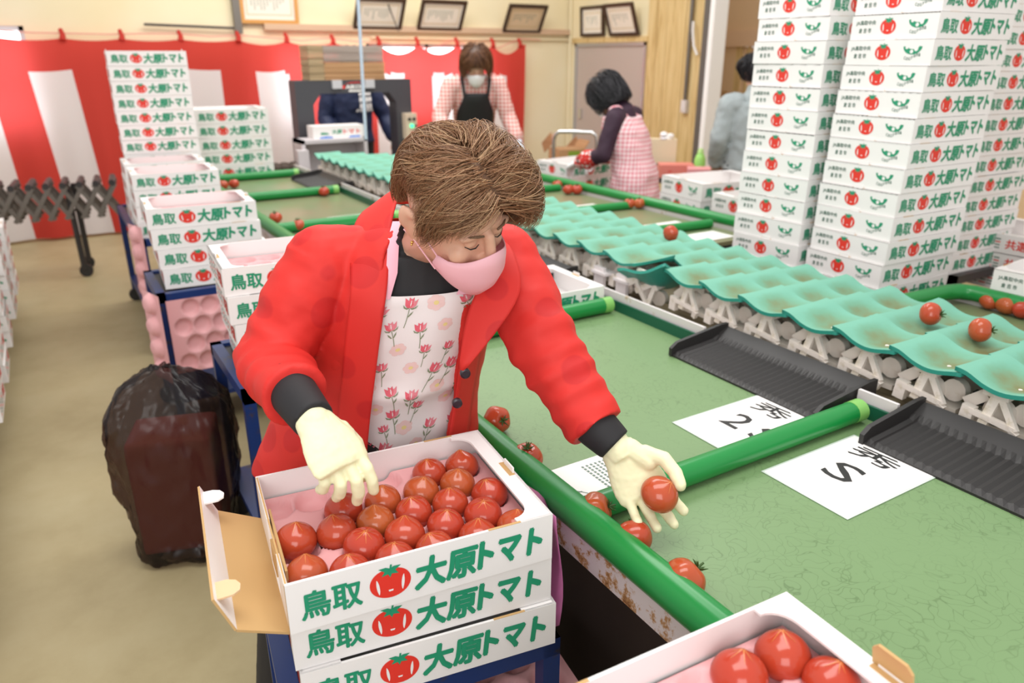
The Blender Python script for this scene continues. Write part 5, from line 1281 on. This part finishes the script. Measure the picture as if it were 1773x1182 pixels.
# hair of strands over a cap
def zmin(az, bob=False):
    a = abs(az)
    if not bob and az > 0: return interp(a, [0, .35, .8, 1.2, 2.0, 3.2], [.46, .40, .04, -.34, -.5, -.80])
    if bob: return interp(a, [0, .6, .85, 3.2], [.20, .0, -.80*bob, -.92*bob])
    return interp(a, [0, .35, .8, 1.05, 1.25, 1.42, 1.55, 2.05, 2.25, 3.2], [.46, .42, .22, -.05, -.25, .10, .24, .20, -.35, -.80])
def hair(root, H, HRr, mats, nstr, seed, style, pin=None, rad=.0011, s=1.0, vol=1.0):
    rnd = random.Random(seed); cen = V((0, .010, .024)); E = V((.082, .104, .098))
    bob = {'bob': .98, 'short_bob': .74}.get(style, 0)
    def surf(d, off):
        d = d.normalized(); bul = 0
        if not bob:
            bul = .016*vol*(1-abs(d.z)**3)*(1-.75*max(0, d.y))+.012*max(0, -d.y)*(abs(d.x)**.5)+.014*max(0, d.z)-.010*max(0, d.y)
            if d.x < 0 and d.z < .6: bul -= .016*math.exp(-((math.atan2(d.x, -d.y)+1.75)/.38)**2)*min(1, (.6-d.z)*3)
            if d.x > 0 and d.y < .3: bul += .036*d.x*(1-.45*d.z)*(1.15 if d.y < -.2 else 1)*(1 if d.z > .1 else max(.15, 1+2.2*(d.z-.1)))
        else: bul = .018+.012*(1-max(0, d.z))
        if bob and d.z < 0:                       # hangs straight down instead of tucking under
            h = V((d.x, d.y, 0)).normalized(); t = math.asin(min(1, -d.z))/(PI/2); k = 1-.10*t*t
            return cen+V((h.x*(E.x+off+bul)*k, h.y*(E.y+off+bul)*k, -t*.205))
        return cen+V((d.x*(E.x+off+bul), d.y*(E.y+off+bul), d.z*(E.z+off+bul*.8)))
    q = MB(); nu, nv = 64, 34; vs = []; fs = []; ok = {}
    for j in range(nv+1):
        th = PI*j/nv
        for i in range(nu):
            az = 2*PI*i/nu; d = V((math.sin(th)*math.sin(az), -math.sin(th)*math.cos(az), math.cos(th)))
            a = az if az < PI else az-2*PI; zm = zmin(a, bob); lowcut = max(0, (zm+.10-d.z)/.14)
            ok[(j, i)] = d.z >= zm-.02
            vs.append(H(*(surf(d, -.010-.012*min(1, lowcut)))))
    for j in range(nv):
        for i in range(nu):
            i2 = (i+1) % nu
            if all(ok[k] for k in ((j, i), (j+1, i), (j+1, i2), (j, i2))): fs.append((j*nu+i, (j+1)*nu+i, (j+1)*nu+i2, j*nu+i2))
    q.add(vs, fs, 0, True); n0 = 0
    while n0 < nstr:
        d = V((rnd.gauss(0, 1), rnd.gauss(0, 1), rnd.gauss(0, 1))).normalized(); az = math.atan2(d.x, -d.y)
        if d.z < zmin(az, bob)+(.0 if bob else .02): continue
        n0 += 1; pts = []; ns = (11 if d.x < .1 or d.y > .2 else 14) if not bob else 13; L_ = rnd.uniform(.085, .14)*(1 if not bob else 1.35); st = L_/ns/.10; lift = rnd.uniform(-.006, .010)
        sg = 1 if d.x+rnd.uniform(-.03, .03) > 0 else -1; jit = V((rnd.gauss(0, .12), rnd.gauss(0, .12), rnd.gauss(0, .12))); cl_ = V((math.sin(d.x*23+d.z*17), math.sin(d.y*19+d.x*11), math.sin(d.z*21+d.y*13)))*.28; lift += .006*math.sin(d.x*26+d.y*31+d.z*19)
        for k in range(ns+1):
            t = k/ns; pts.append(H(*surf(d, lift+.006*math.sin(PI*min(1, t*1.1))-(.004 if t < .15 else 0)-(.010*max(0, t-.75)*4*.5))))
            if bob: v = V((d.x*.35+sg*.15, d.y*.45, -1.0-.2*abs(d.z)))
            elif d.y < -.25 and d.z > .25: v = V((sg*1.0, -.10+.35*d.z, -.30))
            elif d.z > .55: v = V((sg*.85*(1 if d.y < 0 else max(.15, 1-3*d.y)), .50, -.1))
            elif abs(d.x) > .45: v = V((sg*.1, .30 if d.x < 0 else -.15, -.9))
            else: v = V((sg*.12, .1, -1))
            v = v+jit+cl_; v = (v-d*v.dot(d))
            if v.length < 1e-4: break
            d = (d+v.normalized()*st).normalized(); az = math.atan2(d.x, -d.y)
            if d.z < zmin(az, bob)-(.06 if bob else -.02 if -2.12 < az < -1.38 else .34 if d.x > .1 else .09): break
        if len(pts) > 3:
            r0 = rad*s*rnd.uniform(.7, 1.3); n_ = len(pts); q.tube(pts, [r0*(1-.75*i/(n_-1)) for i in range(n_)], 4, rnd.choice(range(1, len(mats))), False)
    o = q.build('hair', mats, root); return o
HM = [mat('hair_shade', (.15, .07, .032), .55), mat('brown_hair', (.23, .108, .048), .42), mat('light_brown_hair', (.30, .155, .075), .42), mat('deep_brown_hair', (.19, .088, .040), .45), mat('russet_hair', (.25, .11, .045), .42), mat('sandy_hair', (.40, .24, .125), .42)]
wfin(hair(None, HW, HR, HM, 11000, 3, 'short', rad=.00072))

# ---- helpers for the people in the background
def bg_person(name, label, loc, rz, s, joints, head_f, build_clothes, hairm, hairstyle, pose_legs=True, skin=SKIN, hands=True, mask=None, neck=None):
    root = empty(name, loc, rz, label, 'person'); root.scale = (s,)*3
    j = {k: V(v) for k, v in joints.items()}
    f, u, lft = frame_of(*head_f)
    q = MB(); H, R = head_parts(q, j['head'], lft, f, u)
    chain(q, [(j['head']+(j['neck']-j['head'])*.35, .05), (j['neck'], .055)])
    q.loft([ring(c, n_, r_, a, b_) for c, n_, r_, a, b_ in j_rings(j)], 0, True, True, True)
    for sd in 'RL':
        chain(q, [(j[sd+'s'], .05), ((j[sd+'s']+j[sd+'e'])/2, .044), (j[sd+'e'], .037), (j[sd+'w'], .025)])
        X = (j[sd+'w']-j[sd+'e']).normalized(); side = j[sd+'s']-j['neck']; fw = j['front']
        Zb = (side*.3-fw*.1+V((0, 0, .6)))
        hand_parts(q, j[sd+'w'], X+V((0, 0, -.25)), -side, Zb, .98, (22, 26, 20), 5)
    for sd, t in (('R', 1), ('L', -1)):
        h = j['hip']+j['right']*(.09*t); chain(q, [(h, .085), (h+V((0, 0, -.40)), .055), (h+V((0, .02, -.74)), .036)]); an = h+V((0, .02, -.74)); chain(q, [(an+V((0, 0, -.045)), .035), (an+j['front']*.12+V((0, 0, -.05)), .03)])
    body = remesh(q, 'body', skin, root, .007, 4)
    if mask: mask_part(root, H, mask, 1.0, False)
    build_clothes(root, j, H)
    if hairm: o = hair(None, H, R, hairm, 700, 5, hairstyle, rad=.0028); o.parent = root
    return root, j, H
def j_rings(j, e=0.0, zs=(0, .25, .5, .75, .92, 1.0)):
    out = []
    for t in zs:
        c = j['hip']*(1-t)+j['chest']*t; c.z += -.04*(1-t)
        out.append((c, j['front'], j['right'], interp(t, [0, .3, .7, 1], [.165, .145, .165, .135])+e, interp(t, [0, .3, .7, 1], [.12, .105, .12, .085])+e))
    return out
def torso_cloth(root, j, name, m, e, zs, extra=None, arms=None, skirt=None, vox=.008, folds=.012):
    q = MB(); rg = [ring(*x) for x in j_rings(j, e, zs)]
    if skirt: rg = [ring(j['hip']+V((0, 0, z)), j['front'], j['right'], a, b_) for z, a, b_ in skirt]+rg
    q.loft(rg, 0, True, True, True)
    if arms:
        for sd in 'RL':
            A, B, C_ = j[sd+'s'], j[sd+'e'], j[sd+'w']; chain(q, [(A*.7+j['chest']*.3, .06+e), (A, .054+e), ((A+B)/2, .05+e), (B, .046+e)]+([(B*.2+C_*.8, .040+e)] if arms == 'long' else []))
    if extra: extra(q)
    return remesh(q, name, m, root, vox, 4, [('DISPLACE', dict(texture=clouds(name+'_folds', .09, 1), strength=folds, mid_level=.5))])
def check_mat(name, base, a, scale, wrap=False):
    m = mat(name, base, .7); nt, N, L, b = nodes(m); c = coord(m, 'Object', (scale,)*3); sx = N.new('ShaderNodeSeparateXYZ'); L.new(c, sx.inputs[0])
    def stripe(o): return math_(m, 'GREATER_THAN', math_(m, 'FRACT', o), .5)
    xy = math_(m, 'MULTIPLY', math_(m, 'ARCTAN2', sx.outputs[0], sx.outputs[1]), .19*scale) if wrap else sx.outputs[0]
    f = math_(m, 'MULTIPLY', math_(m, 'ADD', stripe(xy), stripe(sx.outputs[2])), .5)
    tobase(m, mixcol(m, f, base, a)); return m
def jset(hip, chest, neck, head, front, **k):
    f = V(front).normalized(); r = V((f.y, -f.x, 0)).normalized(); return dict(hip=hip, chest=chest, neck=neck, head=head, front=tuple(f), right=tuple(r), **k)

# ---- worker with brown bob and black bib apron
M['mask_white'] = mat('white_face_mask', (.88, .86, .88), .5)
red_check = check_mat('red_checked_cloth', (.86, .72, .68), (.64, .13, .10), 36)
def clothes1(root, j, H):
    o = torso_cloth(root, j, 'checked_shirt', red_check, .016, (0, .25, .5, .75, .92, 1.0), lambda q: chain(q, [(j['neck']+V((0, .02, -.02)), .068), (j['chest'], .10)]), 'long')
    q = MB(); rows = []
    for i in range(13):
        t = .02+.80*i/12; c, n_, r_, a, b_ = j_rings(j, .032, (t,))[0]; w = interp(t, [0, .45, .82], [.15, .145, .085]); rows.append([c+n_*(b_*math.sqrt(max(.03, 1-(s_/a)**2)))+r_*s_ for s_ in [-w+2*w*k/12 for k in range(13)]])
    q.loft(rows, 0, True, False); ap = q.build('bib_apron', mat('black_apron_cloth', (.015, .015, .018), .6), root); apply_mods(ap, [('SOLIDIFY', dict(thickness=.006, offset=1))])
    for s_ in (-1, 1):
        q = MB(); a = j['chest']+V((0, 0, -.10))+j['front']*.12+j['right']*(.085*s_); q.tube([a, j['chest']+j['front']*.105+j['right']*(.105*s_)+V((0, 0, .03)), j['chest']+j['right']*(.10*s_)+V((0, .0, .10))], .012, 8); q.build('strap', M['knit'], ap)
    q = MB()
    for sd in 'RL': pass
    torso_cloth(root, j, 'trousers', M['knit'], .01, (0, .08), lambda q: [chain(q, [(j['hip']+j['right']*(.09*t), .095), (j['hip']+j['right']*(.09*t)+V((0, 0, -.40)), .07), (j['hip']+j['right']*(.09*t)+V((0, .02, -.72)), .055)]) for t in (1, -1)], None, None, .012, 0)
    for sd in 'RL':
        q = MB(); X = (j[sd+'w']-j[sd+'e']).normalized(); hand_parts(q, j[sd+'w'], X+V((0, 0, -.25)), -(j[sd+'s']-j['neck']), (j[sd+'s']-j['neck'])*.3-j['front']*.1+V((0, 0, .6)), .98, (22, 26, 20), 5, k=1.18); q.tube([j[sd+'w']-X*.05, j[sd+'w']+X*.02], [.036, .03], 16); remesh(q, 'glove', mat('white_blue_glove', (.74, .80, .9), .5), root, .005, 3)
j1 = jset((0, 0, .86), (0, -.16, 1.22), (0, -.22, 1.29), (.0, -.30, 1.355), (0, -1, 0),
          Rs=(-.18, -.15, 1.20), Re=(-.27, -.20, .98), Rw=(-.26, -.36, .82), Ls=(.18, -.15, 1.20), Le=(.25, -.20, .97), Lw=(.31, -.34, .80))
bobm = [mat('bob_shade', (.06, .025, .012), .5), mat('bob_brown', (.13, .05, .02), .4), mat('bob_brown_light', (.18, .075, .03), .4)]
bg_person('person', 'person with brown bob, white mask, checked shirt and black bib apron at the back', (3.46, 6.34, 0), -.42, 1.17, j1, ((0, -.80, -.60), (0, -.6, .8)), clothes1, bobm, 'short_bob', mask=M['mask_white'])

# ---- worker with black bob and pink checked pinafore, seen from behind
pink_check = check_mat('pink_gingham', (.88, .72, .74), (.72, .22, .27), 36, True)
def clothes2(root, j, H):
    torso_cloth(root, j, 'dark_top', mat('aubergine_knit', (.035, .012, .03), .7), .010, (.3, .5, .75, .92, 1.0), lambda q: chain(q, [(j['neck']+V((0, .0, .0)), .062), (j['chest'], .10)]), 'long')
    torso_cloth(root, j, 'pinafore', pink_check, .036, (.0, .25, .5, .75, .90, .99), lambda q: [chain(q, [(j['chest']+j['right']*(.10*t)+V((0, 0, .02)), .055), (j['chest']+j['right']*(.06*t)+V((0, 0, -.05)), .10)], 12) for t in (1, -1)], None, [(-.46, .25, .20), (-.25, .225, .18), (-.05, .20, .155)], .008, .02)
    q = MB(); c = j['hip']+V((0, 0, .20))-j['front']*.13+j['right']*.16
    for t in (-1, 1): q.ell(c+V((0, 0, .012*t)), (.03, .025, .012), None, 12, 8)
    q.build('apron_bow', M['mask_white'], root)
    dots = mat('red_polka_dot_cloth', (.62, .03, .025), .7); nt, N, L, b = nodes(dots); cc_ = coord(dots); vo_ = N.new('ShaderNodeTexVoronoi'); vo_.inputs['Scale'].default_value = 34; vo_.inputs['Randomness'].default_value = .3; L.new(cc_, vo_.inputs['Vector']); ramp(dots, vo_.outputs['Distance'], [(0, (.88, .82, .8)), (.36, (.88, .82, .8)), (.40, (.62, .03, .025))])
    for sd in 'RL':
        q = MB(); A, B = j[sd+'e'], j[sd+'w']; chain(q, [(A*.65+B*.35, .056), (A*.4+B*.6, .066), (A*.08+B*.92, .044)]); remesh(q, 'sleeve_cover', dots, root, .006, 4, [('DISPLACE', dict(texture=clouds('cover', .04, 1), strength=.016, mid_level=.5))])
        q = MB(); X = (B-A).normalized(); hand_parts(q, B, X+V((0, 0, -.25)), -(j[sd+'s']-j['neck']), (j[sd+'s']-j['neck'])*.3-j['front']*.1+V((0, 0, .6)), .98, (22, 26, 20), 5, k=1.18); remesh(q, 'glove', M['mask_white'], root, .005, 3)
    torso_cloth(root, j, 'trousers', M['knit'], .01, (0, .08), lambda q: [chain(q, [(j['hip']+j['right']*(.09*t), .09), (j['hip']+j['right']*(.09*t)+V((0, 0, -.40)), .07), (j['hip']+j['right']*(.09*t)+V((0, .02, -.72)), .055)]) for t in (1, -1)], None, None, .012, 0)
j2 = jset((0, 0, .84), (0, -.12, 1.18), (0, -.18, 1.245), (.0, -.25, 1.315), (0, -1, 0),
          Rs=(-.17, -.10, 1.17), Re=(-.24, -.12, .94), Rw=(-.16, -.34, .86), Ls=(.17, -.10, 1.17), Le=(.235, -.14, .94), Lw=(.16, -.36, .87))
blackm = [mat('black_hair_shade', (.006, .006, .008), .4), mat('black_hair', (.012, .011, .014), .32), mat('black_hair_light', (.022, .02, .026), .32)]
bg_person('person', 'person with black bob in a pink gingham pinafore, bent over cartons', (3.66, 4.26, 0), -2.66, 1.06, j2, ((-.25, -.72, -.62), (0, -.6, .8)), clothes2, blackm, 'bob', mask=M['mask_white'])

# ---- man in grey work jacket, mostly behind the tall stack
def clothes3(root, j, H):
    g = mat('blue_grey_work_cloth', (.36, .41, .42), .7)
    jk3 = torso_cloth(root, j, 'work_jacket', g, .03, (.0, .25, .5, .75, .92, 1.0), lambda q: chain(q, [(j['neck']+V((0, .0, -.02)), .07), (j['chest'], .11)]), 'long', None, .008, .022)
    torso_cloth(root, j, 'trousers', M['knit'], .012, (0, .08), lambda q: [chain(q, [(j['hip']+j['right']*(.09*t), .1), (j['hip']+j['right']*(.09*t)+V((0, 0, -.40)), .075), (j['hip']+j['right']*(.09*t)+V((0, .02, -.72)), .06)]) for t in (1, -1)], None, None, .012, 0)
j3 = jset((0, 0, .86), (0, .01, 1.32), (0, .0, 1.42), (.0, -.03, 1.53), (0, -1, 0),
          Rs=(-.19, .0, 1.30), Re=(-.25, .03, 1.05), Rw=(-.22, -.12, .84), Ls=(.19, .0, 1.30), Le=(.25, .03, 1.05), Lw=(.22, -.12, .84))
bg_person('person', 'person in a grey work jacket half hidden behind the tall carton stack', (4.70, 4.14, 0), 2.6, 1.0, j3, ((0, -1, -.05), (0, 0, 1)), clothes3, blackm, 'short')

# ---- man in navy jacket behind the arch machine
def clothes4(root, j, H):
    nv = mat('navy_jacket_cloth', (.012, .022, .075), .6)
    o = torso_cloth(root, j, 'navy_jacket', nv, .03, (.0, .25, .5, .75, .92, 1.0), lambda q: chain(q, [(j['neck']+V((0, .0, -.02)), .07), (j['chest'], .11)]), 'long', None, .008, .022)
    q = MB(); rf_ = random.Random(2)
    def P(x, z):
        t = interp(z, [.82, 1.30], [0, 1]); c, n_, r_, a, b_ = j_rings(j, .05, (t,))[0]; return V((c.x, c.y, 0))+n_*(b_*math.sqrt(max(.05, 1-(x/a)**2)))+r_*x*-1+V((0, 0, z))
    for row_, (z, h) in enumerate(((1.295, .055), (1.235, .05), (1.18, .055))):
        for k in range(4):
            x = .035+.032*k; put_poly(q, P, [(x, z-h+.006*rf_.random()), (x+.027, z-h+.01), (x+.024+.006*rf_.random(), z-.004), (x+.003, z-.001)], 0)
    for k in range(5): x = .0+.035*k; put_poly(q, P, [(x, 1.10), (x+.03, 1.115), (x+.026, 1.13), (x+.002, 1.122)], 0)
    q.build('white_print', M['mask_white'], o)
    torso_cloth(root, j, 'trousers', M['knit'], .012, (0, .08), lambda q: [chain(q, [(j['hip']+j['right']*(.09*t), .1), (j['hip']+j['right']*(.09*t)+V((0, 0, -.40)), .075), (j['hip']+j['right']*(.09*t)+V((0, .02, -.72)), .06)]) for t in (1, -1)], None, None, .012, 0)
j4 = jset((0, 0, .86), (0, -.02, 1.32), (0, -.03, 1.42), (.0, -.06, 1.53), (0, -1, 0),
          Rs=(-.20, .0, 1.30), Re=(-.26, .0, 1.04), Rw=(-.22, -.18, .86), Ls=(.20, .0, 1.30), Le=(.30, .0, 1.05), Lw=(.36, -.12, .84))
bg_person('person', 'person in a navy jacket with white print standing behind the arch machine', (2.66, 7.35, 0), -.15, 1.04, j4, ((0, -1, -.3), (0, -.2, 1)), clothes4, blackm, 'short')
